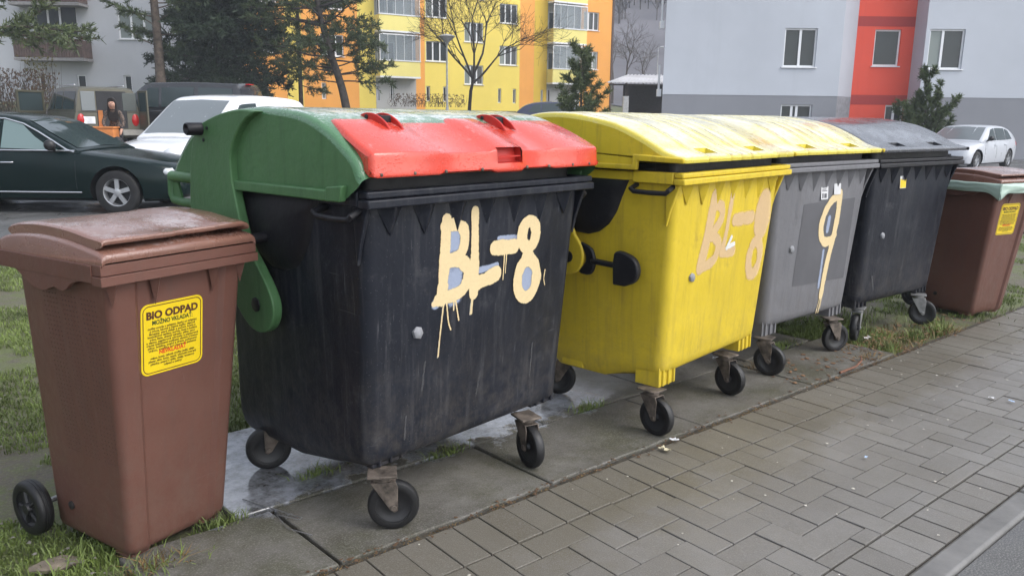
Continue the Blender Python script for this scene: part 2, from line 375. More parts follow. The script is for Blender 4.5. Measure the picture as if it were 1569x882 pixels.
def strokes(name, mat, parent, surf, list_, label=None, step=.0032):
    """brush strokes as one thin skin of paint on the surface; surf(x, z) -> (x, y, z); 'cover' fades to 0 at the edges"""
    segs = []; h_ = []
    for pts, wd in list_:
        P = cat_rom(pts, 7) if len(pts) > 2 else [tuple(np.array(pts[0])+(np.array(pts[1])-np.array(pts[0]))*k/10) for k in range(11)]
        n = len(P)
        for i in range(n-1):
            ww = wd if not isinstance(wd, tuple) else wd[0]+(wd[1]-wd[0])*i/(n-1)
            ww *= 1+.22*noise.noise((P[i][0]*26, P[i][1]*26, len(segs)*.01)); segs.append((*P[i], *P[i+1])); h_.append(max(ww*.42, .0028))
    sg = np.array(segs); hw = np.array(h_); pad = hw.max()*1.4+.004
    X = np.arange(min(sg[:, 0].min(), sg[:, 2].min())-pad, max(sg[:, 0].max(), sg[:, 2].max())+pad, step); Z = np.arange(min(sg[:, 1].min(), sg[:, 3].min())-pad, max(sg[:, 1].max(), sg[:, 3].max())+pad, step)
    gx, gz = np.meshgrid(X, Z); cov = np.zeros_like(gx)
    for (x0, z0, x1, z1), h in zip(segs, h_):
        dx, dz = x1-x0, z1-z0; L2 = dx*dx+dz*dz+1e-12; t = np.clip(((gx-x0)*dx+(gz-z0)*dz)/L2, 0, 1)
        d = np.hypot(gx-x0-t*dx, gz-z0-t*dz)/h; cov = np.maximum(cov, np.clip((1.28-d)/(.56 if h > .01 else .8), 0, 1))
    idx = -np.ones(gx.shape, int); V = []; F = []; A = []
    cell = (cov[:-1, :-1] > 0)|(cov[1:, :-1] > 0)|(cov[:-1, 1:] > 0)|(cov[1:, 1:] > 0)
    for j, i in zip(*np.nonzero(cell)):
        q = []
        for jj, ii in ((j, i), (j, i+1), (j+1, i+1), (j+1, i)):
            if idx[jj, ii] < 0: idx[jj, ii] = len(V); V.append(surf(float(gx[jj, ii]), float(gz[jj, ii]))); A.append(float(cov[jj, ii]))
            q.append(int(idx[jj, ii]))
        F.append(tuple(q))
    o = fast_mesh(name, V, F, mat, parent)
    at = o.data.attributes.new('cover', 'FLOAT', 'POINT'); at.data.foreach_set('value', A)
    if label: o['label'] = label
    return o
def blob(x, z, rx, rz): return ([(x, z-rz), (x, z+rz)], 2*rx)
def ring(cx, cz, rx, rz, n=14): return [(cx+rx*math.cos(2*math.pi*k/n), cz+rz*math.sin(2*math.pi*k/n)) for k in range(n)]+[(cx+rx, cz)]
def text_obj(name, body, size, mat, parent, M, bold=0.0, width=None, align='CENTER'):
    cu = bpy.data.curves.new(name, 'FONT'); cu.body = body; cu.size = size; cu.align_x = align; cu.offset = bold; cu.resolution_u = 3
    t = bpy.data.objects.new('tmp', cu); C.objects.link(t); dg = bpy.context.evaluated_depsgraph_get()
    me = bpy.data.meshes.new_from_object(t.evaluated_get(dg)); bpy.data.objects.remove(t); bpy.data.curves.remove(cu)
    if width:
        xsv = [v.co.x for v in me.vertices]; k = width/(max(xsv)-min(xsv)); c0 = .5*(max(xsv)+min(xsv))
        for v in me.vertices: v.co.x = (v.co.x-c0)*k
    me.transform(M); me.materials.clear(); me.materials.append(mat); me.name = name
    o = bpy.data.objects.new(name, me); C.objects.link(o); o.parent = parent
    return o
def rrect(w_, h_, r, n=6):
    out = []
    for cx, cy, a0 in ((w_/2-r, h_/2-r, 0), (-w_/2+r, h_/2-r, 90), (-w_/2+r, -h_/2+r, 180), (w_/2-r, -h_/2+r, 270)):
        for k in range(n+1): a = R(a0+90*k/n); out.append((cx+r*math.cos(a), cy+r*math.sin(a)))
    return out
G['cream_paint'] = paint_mat('cream brush paint', (.66, .52, .29)); G['blue_spray'] = paint_mat('pale blue spray', (.36, .42, .56), wear=1.3, opac=.75, soft=.3)
G['pink_paint'] = paint_mat('faded pink paint', (.70, .50, .30), wear=.7, opac=.68, soft=.3); G['white_paint'] = paint_mat('white paint', (.62, .62, .6), wear=1.2, soft=.15)
G['old_paint'] = paint_mat('grey overpaint', (.085, .085, .093), wear=.15)
G['scuff'] = paint_mat('scuff', (.10, .10, .105), wear=2.5, opac=.5, soft=.3)
G['sticker_yellow'] = plain('yellow sticker', (.72, .52, .01), .4, 0, .06)
G['ink_brown'] = plain('brown ink', (.07, .018, .012), .5, 0, .05); G['ink_green'] = plain('green ink', (.03, .06, .012), .5, 0, .05)
G['ink_red'] = plain('red ink', (.62, .06, .01), .5, 0, .05); G['ink_dark'] = plain('dark ink', (.035, .022, .012), .5, 0, .05)
G['sticker_white'] = plain('white sticker', (.62, .62, .63), .4, 0, .08); G['ink_grey'] = plain('grey ink', (.09, .09, .1), .5)

# ------------------------------------------------------------------ casters
def caster(parent, contact, ang, top, r=.098, lean=.04, zinc='rust', brake=False):
    """swivel caster: fork + tyre + hub; contact = where the wheel meets the ground, ang = direction the wheel trails to"""
    d = Vector((math.cos(R(ang)), math.sin(R(ang)), 0)); sx = Vector((-d.y, d.x, 0)); cx, cy = contact; c = Vector((cx, cy, r)); pv = c-d*lean
    Mx = Matrix((d, sx, Vector((0, 0, 1)))).transposed().to_4x4()
    def W(x, y, z): return Mx @ Vector((x, y, z))+Vector((pv.x, pv.y, 0))
    mb = MB(); T = top
    mb.add([W(x, y, z) for z in (T-.009, T) for y in (-.05, .05) for x in (-.055, .055)], [(0, 2, 3, 1), (4, 5, 7, 6), (0, 1, 5, 4), (1, 3, 7, 5), (3, 2, 6, 7), (2, 0, 4, 6)])
    mb.lathe([(.036, 0), (.04, .004), (.04, .016), (.036, .02)], W(0, 0, T-.031), (0, 0, 1), 18)
    for s in (-1, 1):
        y0, y1 = s*.030, s*.035
        pl = [(-.045, T-.03), (.05, T-.03), (.058, T-.05), (lean+.016, r-.012), (lean+.004, r-.02), (lean-.012, r-.01)]
        n = len(pl); vs = [W(p[0], y0, p[1]) for p in pl]+[W(p[0], y1, p[1]) for p in pl]
        mb.add(vs, [tuple(range(n)), tuple(range(2*n-1, n-1, -1))]+[(i, (i+1) % n, (i+1) % n+n, i+n) for i in range(n)])
    vs = [W(x, y, z) for z in (T-.034, T-.03) for y in (-.035, .035) for x in (-.045, .05)]
    mb.add(vs, [(0, 2, 3, 1), (4, 5, 7, 6), (0, 1, 5, 4), (1, 3, 7, 5), (3, 2, 6, 7), (2, 0, 4, 6)])
    mb.lathe([(.012, -.041), (.013, -.036), (.006, -.035), (.006, .035), (.013, .036), (.012, .041)], c, sx, 10)
    if brake:
        vs = [W(x, y, z-(x+.05)*.2) for z in (T-.03, T-.022) for y in (-.025, .025) for x in (-.15, -.04)]
        mb.add(vs, [(0, 2, 3, 1), (4, 5, 7, 6), (0, 1, 5, 4), (1, 3, 7, 5), (3, 2, 6, 7), (2, 0, 4, 6)])
    br = mb.build('caster_bracket', G[zinc], parent, bevel=.002)
    t = MB(); t.lathe([(r-.03, -.022), (r-.018, -.024), (r-.006, -.02), (r, -.01), (r, .01), (r-.006, .02), (r-.018, .024), (r-.03, .022)], c, sx, 36, True); t.build('tyre', G['rubber'], br)
    h = MB(); h.lathe([(.016, -.024), (.02, -.012), (r-.045, -.011), (r-.036, -.018), (r-.028, -.018), (r-.028, .018), (r-.036, .018), (r-.045, .011), (.02, .012), (.016, .024)], c, sx, 28)
    for k in range(6):
        a = 2*math.pi*k/6; e = d*math.cos(a)+Vector((0, 0, 1))*math.sin(a)
        h.tube([c+e*.014, c+e*(r-.034)], .0075, 6)
    h.build('wheel_hub', G['hub'], br)
    return br

# ------------------------------------------------------------------ four-wheeled container
def off_profile(P, d):
    out = []
    for i in range(len(P)):
        a = np.array(P[max(i-1, 0)]); b = np.array(P[min(i+1, len(P)-1)]); t = (b-a)/(np.linalg.norm(b-a)+1e-9)
        out.append((P[i][0]+t[1]*d*-1*-1 if False else P[i][0]-(-t[1])*-1*0+(-t[1])*d*-1*-1, P[i][1]+t[0]*d))
    return out
def container(name, label, loc, rz, s, body, lid, lidwet, rimm, lobe, casters, arms=True, flap=None, prof='plain', foot_top=.205, s0=None, W=1.26, tx=.05, ty=.16, group='four-wheeled waste containers in a row'):
    s0 = s0 or s
    T = lambda x, y, z: (x*s, y*s, EYE+(z-EYE)*s)
    root = thing(name, label, 'waste container', (loc[0], loc[1], 0), rz, group)
    root['W'] = W*s
    def yf(z): return .045+(1.23-z)*.058
    # --- body: tapered shell with a raised front panel
    def ring_(z, x0, x1, y0, y1, r, rel=.006, sag=0):
        pts = []
        def arc(cx, cy, a0, n=5):
            return [(cx+r*math.cos(R(a0+90*k/n)), cy+r*math.sin(R(a0+90*k/n)), z) for k in range(n+1)]
        sh = (1.23-z)*.09
        pts += arc(x0+r, y0+r, 180)
        for xx, d in ((.30-sh, 0), (.312-sh, rel), (.62, rel), (1.06-sh*.0, rel), (1.072, 0)): pts.append((xx, y0-d, z))
        pts += arc(x1-r, y0+r, 270); pts += [(x1, .5*(y0+y1), z)]; pts += arc(x1-r, y1-r, 0); pts += [(.62, y1, z)]; pts += arc(x0+r, y1-r, 90); pts += [(x0, .5*(y0+y1), z), (x0, y0+.22, z)]
        return [(x, y, zz-sag*.075*max(0, min(1, (y-y0-.12)/.22))) for x, y, zz in pts]
    mb = MB(); rings = []
    mb.cur = 1; mb.loft([ring_(z, .05, W-.05, .075, .99, .04, 0) for z in (1.336, 1.25)]); mb.cur = 0  # inner band coloured black for the shade in the gap under the lid
    rings.append(ring_(1.259, .02, W-.02, .045, 1.02, .035, 0))
    for z in (1.23, 1.17, 1.0, .8, .6, .45, .33, .28):
        k = 1.23-z; rings.append(ring_(z, .02+k*tx, W-.02-k*.05, yf(z), 1.02-k*ty, .04+.02*k))
    for z, e, sag in ((.25, .003, .2), (.232, .012, .7), (.217, .03, 1), (.21, .055, 1)):
        k = 1.23-z; rings.append(ring_(z, .02+k*tx+e, W-.02-k*.05-e, yf(z)+e, 1.02-k*ty-e, .05, .006*(e < .02), sag))
    mb.loft(rings)
    # gussets under the rim
    nG = 7; ga, gb = .13, W-.13
    for k in range(nG):
        x = ga+(gb-ga)*k/(nG-1); w2 = .066; h = .115+.02*((k*7) % 3)/2; zt = 1.231
        mb.add([(x-w2, yf(zt)+.003, zt), (x+w2, yf(zt)+.003, zt), (x, yf(zt)-.044, zt), (x, yf(zt-h)-.007, zt-h)], [(0, 1, 2), (0, 2, 3), (2, 1, 3), (1, 0, 3)])
    for sx in (-1, 1):   # corner fins below the rim ends
        xa = .0 if sx < 0 else W; xb = xa+.03*(-sx)
        pl = [(yf(1.2)-.03, 1.231), (.10, 1.231), (.085, 1.02), (yf(1.1)+.012, 1.10)]
        mb.prism(pl, 0, min(xa, xb)+.008, max(xa, xb)-.004)
    # feet
    fz = (foot_top-EYE)/s+EYE
    for fx in (.08, W-.08-.17):
        for fy in (.12, .62+.18*(ty < .1)):
            mb.prism([(fx, fy), (fx+.17, fy), (fx+.17, fy+.15), (fx, fy+.15)], 2, fz, .26)
            for q in (.03, .085, .14): mb.box(fx+q-.006, fx+q+.006, fy-.012, fy+.1, fz+.004, .27)
    mb.build('body', [G[body], G['blacker']], root, 38, .004, 2, T)
    # --- rim
    mb = MB()
    mb.box(-.012, W+.012, -.018, .044, 1.230, 1.262); mb.box(-.008, W+.008, -.008, .044, 1.264, 1.290)
    for xa in (-.012, W-.046+.012):
        mb.box(xa, xa+.046, .046, .28, 1.232, 1.29); mb.box(xa+.008, xa+.044, .282, 1.0, 1.24, 1.285)
    mb.box(.0, W, 1.0, 1.04, 1.235, 1.288)
    mb.build('rim', G[rimm], root, 38, .006, 2, T)
    # --- grab bars
    for xs_ in (-1, 1):
        mb = MB(); x0 = .02 if xs_ < 0 else W-.02; xo = -.035 if xs_ < 0 else W+.035
        zz = 1.19
        mb.tube([(x0, .27, zz+.03), (xo+.006*(-xs_)*-1, .268, zz+.012), (xo, .255, zz), (xo, .16, zz-.002), (xo, .07, zz), (xo, .057, zz+.012), (x0, .055, zz+.035)], .013, 10)
        mb.build('grab_bar', G['blacker'], root, 40, 0, 2, T)
    # --- dark bulge in the side where the lid swings
    if lobe:
        out = [(.30, 1.262), (.325, 1.21), (.355, 1.15), (.39, 1.07), (.44, 1.0), (.50, .955), (.57, .935), (.66, .94), (.78, 1.0), (.9, 1.08), (.95, 1.2), (.95, 1.262)]
        cy, cz = .62, 1.12
        for sx in (-1, 1):
            mb = MB(); rings = []
            for t, o in ((1, 0), (.97, .012), (.88, .026), (.6, .036), (.2, .04)):
                rings.append([(((.03-o) if sx < 0 else (W-.03+o)), cy+(y-cy)*t, cz+(z-cz)*t) for y, z in out])
            mb.loft(rings); mb.build('side_bulge', G[lobe], root, 50, 0, 2, T)
    # --- dome lid
    if prof == 'flap':
        P = cat_rom([(-.015, 1.338), (.0, 1.352), (.02, 1.392), (.065, 1.430), (.182, 1.500), (.337, 1.553), (.574, 1.575), (.80, 1.567), (.95, 1.546), (1.122, 1.497), (1.27, 1.40), (1.375, 1.292), (1.392, 1.25)], 4)
        under = [(1.3, 1.25), (.83, 1.25), (.80, 1.25), (.4, 1.252), (.09, 1.256), (.02, 1.30)]
    else:
        P = cat_rom([(-.022, 1.338), (-.024, 1.358), (-.005, 1.371), (.03, 1.378), (.1, 1.401), (.179, 1.443), (.3, 1.497), (.415, 1.535), (.6, 1.568), (.755, 1.58), (.95, 1.566), (1.15, 1.495), (1.29, 1.36), (1.31, 1.30)], 4)
        under = [(1.2, 1.30), (.6, 1.298), (.235, 1.298), (.228, 1.352), (.1, 1.346)]
    cc = np.array((.6, 1.30))
    def inset(P, d):
        out = []
        for i in range(len(P)):
            a = np.array(P[max(i-1, 0)]); b = np.array(P[min(i+1, len(P)-1)]); t = (b-a)/(np.linalg.norm(b-a)+1e-9); nn = np.array((t[1], -t[0]))
            out.append(tuple(np.array(P[i])+nn*d))
        return out
    xs_ = [-.032, -.029, -.022, -.010, .012]; ds = [.030, .016, .007, .002, 0]
    st = [(x, d) for x, d in zip(xs_, ds)]
    slots = []
    if prof != 'flap':
        slots = [(.262, .40), (.835, .975)]
        ribs = [.2, .44, .56, .68, .80, 1.02]
        for x0, x1 in slots: st += [(x0, 0), (x1, 0)]
        for x in (ribs if lid == 'yellow' else []): st += [(x-.012, 0), (x-.006, -.003), (x+.006, -.003), (x+.012, 0)]
    else:
        st += [(.4, 0), (.62, 0), (.86, 0)]
        for x in (.02,): st += [(x, 0)]
    st += [(W-x, d) for x, d in zip(xs_, ds)]
    st.sort(); mb = MB(); nP = len(P); b0 = 0
    rows = [inset(P, d) for _, d in st]
    vs = [(st[i][0], y, z) for i in range(len(st)) for y, z in rows[i]]
    slot_rows = [k for k in range(nP-1) if .035 < .5*(P[k][0]+P[k+1][0]) < .10 and P[k][1] < 1.45] if slots else []
    fs = []
    for i in range(len(st)-1):
        xm = .5*(st[i][0]+st[i+1][0]); ins = any(a < xm < b for a, b in slots)
        for k in range(nP-1):
            if ins and k in slot_rows: continue
            fs.append((i*nP+k, (i+1)*nP+k, (i+1)*nP+k+1, i*nP+k+1))
    mb.add(vs, fs)
    for (a, b) in slots:   # finger wells
        y0, z0 = P[slot_rows[0]]; y1, z1 = P[slot_rows[-1]+1]
        mb.add([(a, y0, z0), (b, y0, z0), (b, y1, z1), (a, y1, z1), (a, y0+.006, z0-.03), (b, y0+.006, z0-.03), (b, y1, z0-.03), (a, y1, z0-.03)], [(0, 1, 5, 4), (1, 2, 6, 5), (2, 3, 7, 6), (3, 0, 4, 7), (4, 5, 6, 7)])
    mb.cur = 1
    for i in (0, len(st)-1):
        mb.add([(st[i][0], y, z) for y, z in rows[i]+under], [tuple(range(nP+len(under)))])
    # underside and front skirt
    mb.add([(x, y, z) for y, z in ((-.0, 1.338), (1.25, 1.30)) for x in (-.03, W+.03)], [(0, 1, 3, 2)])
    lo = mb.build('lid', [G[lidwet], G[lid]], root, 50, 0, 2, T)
    for sx in (-1, 1):
        X = (lambda o: -.032-o) if sx < 0 else (lambda o: W+.032+o)
        # reinforcing lip under the side wall
        mb = MB()
        if prof == 'flap':
            mb.prism([(.098, 1.25), (.80, 1.246), (.81, 1.286), (.12, 1.29)], 0, X(-.004), X(.022))
            mb.prism([(.085, 1.252), (.17, 1.249), (.165, 1.30), (.07, 1.31)], 0, X(-.004), X(.026))
        else:
            lip = [(1.30, 1.298), (.235, 1.296), (.231, 1.342), (-.026, 1.338), (-.028, 1.362), (.20, 1.374), (.262, 1.374), (.262, 1.322), (1.30, 1.326)]
            mb.prism(lip[::-1], 0, X(-.004), X(.018))
        mb.build('lid_lip', G[lid], lo, 40, .006, 2, T)
        if arms:
            mb = MB()
            if prof == 'flap':
                pl = cat_rom([(.585, 1.556), (.70, 1.563), (.85, 1.548), (1.0, 1.512), (1.075, 1.472), (1.12, 1.38), (1.15, 1.25), (1.151, 1.11), (1.03, .97), (.86, .82), (.78, .735), (.70, .69), (.62, .69), (.555, .735), (.535, .81), (.57, .88), (.64, .96), (.715, 1.04), (.75, 1.12), (.785, 1.24), (.80, 1.31), (.79, 1.40), (.73, 1.48), (.66, 1.53)], 3)
                mb.prism(pl, 0, X(-.012), X(.030))
                mb.build('lid_arm', G[lid], lo, 40, .012, 3, T)
                mb = MB(); mb.lathe([(.03, 0), (.03, .006), (.022, .008)], (X(.029), .66, .80), (sx, 0, 0), 8); mb.build('pivot_bolt', G['blacker'], lo, 40, 0, 2, T)
                mb = MB(); mb.lathe([(.026, -.02), (.026, .09), (.022, .095), (.012, .08)], (X(.0), 1.02, 1.484), (sx, 0, 0), 16)
                mb.lathe([(.007, -.01), (.007, .004)], (X(.030), .965, 1.488), (sx, 0, 0), 8); mb.lathe([(.007, -.01), (.007, .004)], (X(.030), 1.0, 1.44), (sx, 0, 0), 8)
                mb.build('lid_peg', G['blacker'], lo, 40, 0, 2, T)
                mb = MB()
                mb.tube([(X(-.01), 1.10, 1.16), (X(-.01), 1.3, 1.158), (X(-.01), 1.385, 1.163), (X(-.01), 1.405, 1.19), (X(-.01), 1.40, 1.262)], .02, 10)
                mb.tube([(X(.002), 1.10, 1.272), (X(.002), 1.37, 1.272)], .024, 10)
                mb.prism([(1.30, 1.16), (1.39, 1.16), (1.39, 1.26), (1.34, 1.26)], 0, X(-.014), X(-.004))
                mb.build('rear_handle', G[lid], lo, 50, 0, 2, T)
                mb = MB(); mb.tube([(.02 if sx < 0 else W-.02, .66, 1.07), (X(.06), .66, 1.063)], .022, 12); mb.build('side_peg', G['blacker'], root, 40, 0, 2, T)
            else:
                pl = cat_rom([(.60, 1.31), (.95, 1.31), (.95, 1.20), (.90, 1.0), (.80, .80), (.74, .735), (.66, .71), (.575, .74), (.545, .81), (.56, .88), (.62, .97), (.64, 1.15)], 3)
                mb.prism(pl, 0, X(-.004), X(.02)); mb.build('lid_arm', G[lid], lo, 40, .01, 3, T)
                mb = MB(); mb.lathe([(.032, 0), (.032, .006), (.024, .007)], (X(.019), .645, .812), (sx, 0, 0), 20); mb.build('pivot_bolt', G['blacker'], lo, 40, 0, 2, T)
                mb = MB()
                mb.prism(cat_rom([(.575, .90), (.50, .87), (.475, .80), (.50, .73), (.58, .735), (.535, .80), (.55, .86)], 3)[:-1], 0, X(-.012), X(.012))
                mb.prism([(.50, .79), (.50, .818), (.27, .808), (.27, .782)], 0, X(-.02), X(.02))
                mb.prism(cat_rom([(.345, .70), (.345, .865), (.27, .87), (.215, .84), (.195, .785), (.215, .73), (.275, .70)], 3), 0, X(-.012), X(.028))
                mb.build('counterweight', G['blacker'], root, 40, .008, 2, T)
    if flap:   # the smaller red lid let into the dome
        mb = MB(); F_ = cat_rom([(.03, 1.345), (-.030, 1.338), (-.037, 1.340), (-.039, 1.346), (-.036, 1.38), (-.034, 1.410), (-.031, 1.418), (-.024, 1.424), (.02, 1.445), (.1, 1.481), (.18, 1.514), (.232, 1.530), (.25, 1.531), (.26, 1.526), (.262, 1.505)], 3)
        def outw(d): return inset(F_, -d)
        L0, L1 = -.008, W+.012
        stf = [(L0, -.02), (L0+.006, -.006), (L0+.02, 0), (.30, 0), (.325, -.009), (.575, -.009), (.60, .006), (.745, .006), (.77, -.009), (.93, -.009), (.955, 0), (L1-.02, 0), (L1-.006, -.006), (L1, -.02)]
        rows = []
        for x, d in stf:
            sh = []
            for (y, z) in outw(d):
                k = max(0, min(1, (y-.02)/.24)); e = .04*k*k     # rounded upper corners
                sh.append((x+(e if x < .2 else (-e if x > 1.1 else 0)), y, z))
            rows.append(sh)
        vs = [p for r in rows for p in r]; n = len(F_); fs = []
        pk = [k for k in range(n-1) if 1.362 < .5*(F_[k][1]+F_[k+1][1]) < 1.426 and F_[k][0] < .05]
        for i in range(len(stf)-1):
            ins = .60 <= .5*(stf[i][0]+stf[i+1][0]) <= .745
            for k in range(n-1):
                if ins and k in pk: continue
                fs.append((i*n+k, (i+1)*n+k, (i+1)*n+k+1, i*n+k+1))
        mb.add(vs, fs); mb.add(rows[0], [tuple(range(n))]); mb.add(rows[-1], [tuple(range(n))])
        i0 = [i for i, q in enumerate(stf) if q[0] == .60][0]
        a, b, c_, d_ = rows[i0][pk[0]], rows[i0+1][pk[0]], rows[i0+1][pk[-1]+1], rows[i0][pk[-1]+1]
        dp = lambda p: (p[0], p[1]+.035, p[2]+.004)
        mb.cur = 1; mb.add([a, b, c_, d_, dp(a), dp(b), dp(c_), dp(d_)], [(0, 1, 5, 4), (1, 2, 6, 5), (2, 3, 7, 6), (3, 0, 4, 7), (4, 5, 6, 7)])
        mb.cur = 0
        fo = mb.build('small_lid', [G['redwet'], G['red']], root, 50, 0, 2, T)
        mb = MB(); z = 1.391; mb.box(.602, .743, -.034, -.026, z, z+.006); mb.build('finger_grip', G['red'], fo, 0, 0, 2, T)
        mb = MB()
        for x in (.03, .18, .33, .52, .78, .92, 1.08, 1.20): mb.lathe([(.007, 0), (.006, .004), (.002, .006)], (x, -.037, 1.348), (0, -1, 0), 10)
        mb.build('rivets', G['rust'], fo, 40, 0, 2, T)
        for x in (.245, .865):
            mb = MB()
            hp = cat_rom([(.13, 1.490), (.16, 1.522), (.21, 1.548), (.26, 1.556), (.30, 1.550), (.315, 1.535)], 3)+[(.25, 1.515), (.19, 1.505)]
            for q in (-.036, .028): mb.prism(hp, 0, x+q, x+q+.010)
            mb.cur = 1; mb.tube([(x-.042, .265, 1.541), (x+.042, .265, 1.541)], .009, 10); mb.box(x-.025, x+.027, .2, .285, 1.50, 1.546)
            mb.build('hinge', [G['red'], G['blacker']], fo, 40, .003, 2, T)
        mb = MB(); mb.prism([(.02, 1.338), (.12, 1.338), (.09, 1.40), (.02, 1.36)], 0, .0, W); mb.build('lid_gasket', G['blacker'], root, 40, 0, 2, T)
    # bolt on the front
    mb = MB(); zb = 1.537+(.745-1.537)/s if False else .73
    mb.lathe([(.026, -.004), (.027, .008), (.018, .016), (.006, .018)], (.275, yf(.73)-.001, .73), (.12, -1, .18), 6)
    mb.build('front_bolt', G['bolt'], root, 40, 0, 2, T)
    for c_ in casters: caster(root, c_[0], c_[1], foot_top, *c_[2:])
    def surf(x, z):    # true front surface of the raised panel, a touch proud
        zf = (z-EYE)/s0+EYE; return (x*s/s0, (yf(zf)-.006)*s-.0018, EYE+(zf-EYE)*s)
    return root, surf

GREEN, gs = container('waste_container', 'black container with green dome lid, red flap and cream BL-8 painted on its front', (1.334, 2.358), .1424, .985, 'black', 'green', 'greenwet', 'black', 'blacker',
    [((.125, .055), -39), ((.90, .035), -108), ((.085, .87), 151), ((1.10, .87), 60)], flap=True, prof='flap', foot_top=.232, tx=.022, ty=-.05)
YEL, ys_ = container('waste_container', 'all yellow container with faded pink BL-8 on its front', (2.923, 2.300), .153, .94, 'yellow', 'yellow', 'yellowwet', 'yellow', 'blacker',
    [((.05, .10), -96), ((.86, .11), -100), ((.20, .84), 120), ((1.0, .80), 60)], foot_top=.235, s0=.945)
GRY, gy = container('waste_container', 'grey container with yellow lid and a tall cream 9 on its front', (4.154, 2.540), .015, .945, 'grey', 'yellow', 'yellowwet', 'grey', 'blacker',
    [((.10, .06), -75), ((.93, .07), -25), ((.12, .72), 140), ((.98, .72), 40)], foot_top=.24, s0=.93, W=1.20)
BLK, bk = container('waste_container', 'plain black container with dark lid and small yellow sticker on its front', (5.334, 2.560), -.036, .965, 'black', 'blacker', 'darkwet', 'blacker', 'blacker',
    [((.12, .12), -160, .098, .04, 'steel', True), ((1.0, .06), -62, .098, .04, 'steel'), ((.12, .74), 140), ((1.0, .74), 30)], foot_top=.24, s0=.935)

# lettering on the fronts
b8 = ring(.882, 1.060, .044, .056); b9 = ring(.886, .866, .062, .082)
for q in [blob(.434, 1.065, .05, .06), blob(.449, .925, .05, .06), ([(.59, .942), (.69, .950)], .03), ([(.70, 1.058), (.80, 1.05)], .035), ([(.796, 1.05), (.80, 1.0)], .025), blob(.886, .89, .045, .05), ([(.355, .84), (.40, .87)], .05)]: strokes('blue_spray', G['blue_spray'], GREEN, gs, [q])
strokes('painted_lettering', G['cream_paint'], GREEN, lambda x, z: tuple(np.array(gs(x, z))-(0, .0016, 0)), [
    ([(.398, 1.165), (.394, 1.0), (.386, .852)], .062),
    ([(.39, 1.139), (.45, 1.14), (.492, 1.115), (.496, 1.06), (.475, 1.02), (.41, 1.003)], .058), ([(.41, 1.003), (.48, .995), (.522, .955), (.520, .905), (.477, .868), (.37, .855)], .064), ([(.345, .842), (.43, .86)], .03),
    ([(.549, 1.185), (.557, 1.035), (.560, .85)], (.046, .06)), ([(.56, .890), (.63, .900), (.685, .915)], (.07, .075)),
    ([(.675, 1.024), (.79, 1.018)], .075), (b8, .070), (b9, .066), ([(.862, .965), (.905, .965)], .05),
    ([(.399, .853), (.385, .73), (.376, .624)], .009), ([(.41, .85), (.425, .76), (.44, .722)], .008), ([(.455, .86), (.47, .80), (.482, .754)], .010), ([(.45, .86), (.452, .80)], .009), ([(.556, .85), (.550, .77)], .016), ([(.733, .99), (.731, .884)], .008), ([(.745, .99), (.744, .91)], .007), ([(1.005, .89), (1.0, .85), (1.01, .82)], .006)],
    'BL-8 brushed in cream paint with drips')
for q in [([(.398, .86), (.374, .62)], .006), ([(.552, .85), (.545, .765)], .007)]: strokes('dry_drip', G['white_paint'], GREEN, gs, [q])
for q in [([(.31, .62), (.296, .50)], .009), ([(.22, .42), (.214, .32)], .008), ([(.95, .56), (.945, .40)], .008), ([(.62, .50), (.60, .40)], .008)]: strokes('scuff_mark', G['scuff'], GREEN, gs, [q])
strokes('faded_lettering', G['pink_paint'], YEL, ys_, [
    ([(.402, 1.172), (.373, .977), (.330, .815)], .095), ([(.41, 1.13), (.49, 1.11), (.50, 1.05), (.43, .985)], .07), ([(.40, .975), (.50, .925), (.47, .84), (.34, .81)], .07),
    ([(.597, 1.17), (.573, .957), (.545, .87)], .05), ([(.55, .868), (.677, .862)], .07), ([(.66, 1.03), (.86, 1.028)], .085),
    (ring(1.00, 1.03, .06, .10), .10), (ring(.96, .79, .07, .095), .085), ([(1.0, 1.1), (1.0, .95)], .1)], 'faded pinkish BL-8')
strokes('paint_splash', G['white_paint'], YEL, lambda x, z: tuple(np.array(ys_(x, z))-(0, .0012, 0)), [([(.60, .885), (.64, .94)], .03), ([(.61, .89), (.68, .90)], .03)])
mb = MB(); pq = [(.316, .545), (.965, .525), (.955, 1.062), (.325, 1.055)]
mb.add([gy(x, z) for x, z in pq], [(0, 1, 2, 3)]); o = mb.build('overpainted_patch', plain('dark grey overpaint', (.088, .088, .096), .5, 0, .1, 5), GRY, 0); o['label'] = 'darker rectangle of grey overpaint'
for q in [([(.655, .95), (.65, .87)], .045), ([(.640, .74), (.645, .50)], .03)]: strokes('blue_spray', G['blue_spray'], GRY, lambda x, z: tuple(np.array(gy(x, z))-(0, .0012, 0)), [q])
strokes('painted_number', G['cream_paint'], GRY, lambda x, z: tuple(np.array(gy(x, z))-(0, .0022, 0)), [
    ([(.74, 1.085), (.66, 1.065), (.595, 1.0), (.565, .92), (.58, .845), (.63, .80), (.70, .80), (.75, .83)], .068), ([(.745, 1.10), (.753, .95), (.735, .80), (.705, .64), (.69, .44)], (.075, .06)),
    ([(.686, .46), (.66, .325)], .012), ([(.70, .46), (.685, .325)], .012), ([(.71, .46), (.70, .35)], .008)], '9 brushed in cream paint')
strokes('scuff_mark', G['scuff'], BLK, bk, [([(.2, .5), (.25, .4)], .02)])
def sticker(parent, surf, x, z, w_, h_, mat, tilt=.06, name='sticker', label=None, r=.006, th=.0015):
    x, y, z = surf(x, z); y -= .001; Mx = Matrix.Translation((x, y, z)) @ Matrix.Rotation(R(90)-tilt, 4, 'X')
    mb = MB(); mb.prism(rrect(w_, h_, r), 2, 0, th); mb.v = [tuple(Mx @ Vector(v)) for v in mb.v]
    o = mb.build(name, mat, parent, 0)
    if label: o['label'] = label
    return o, Mx
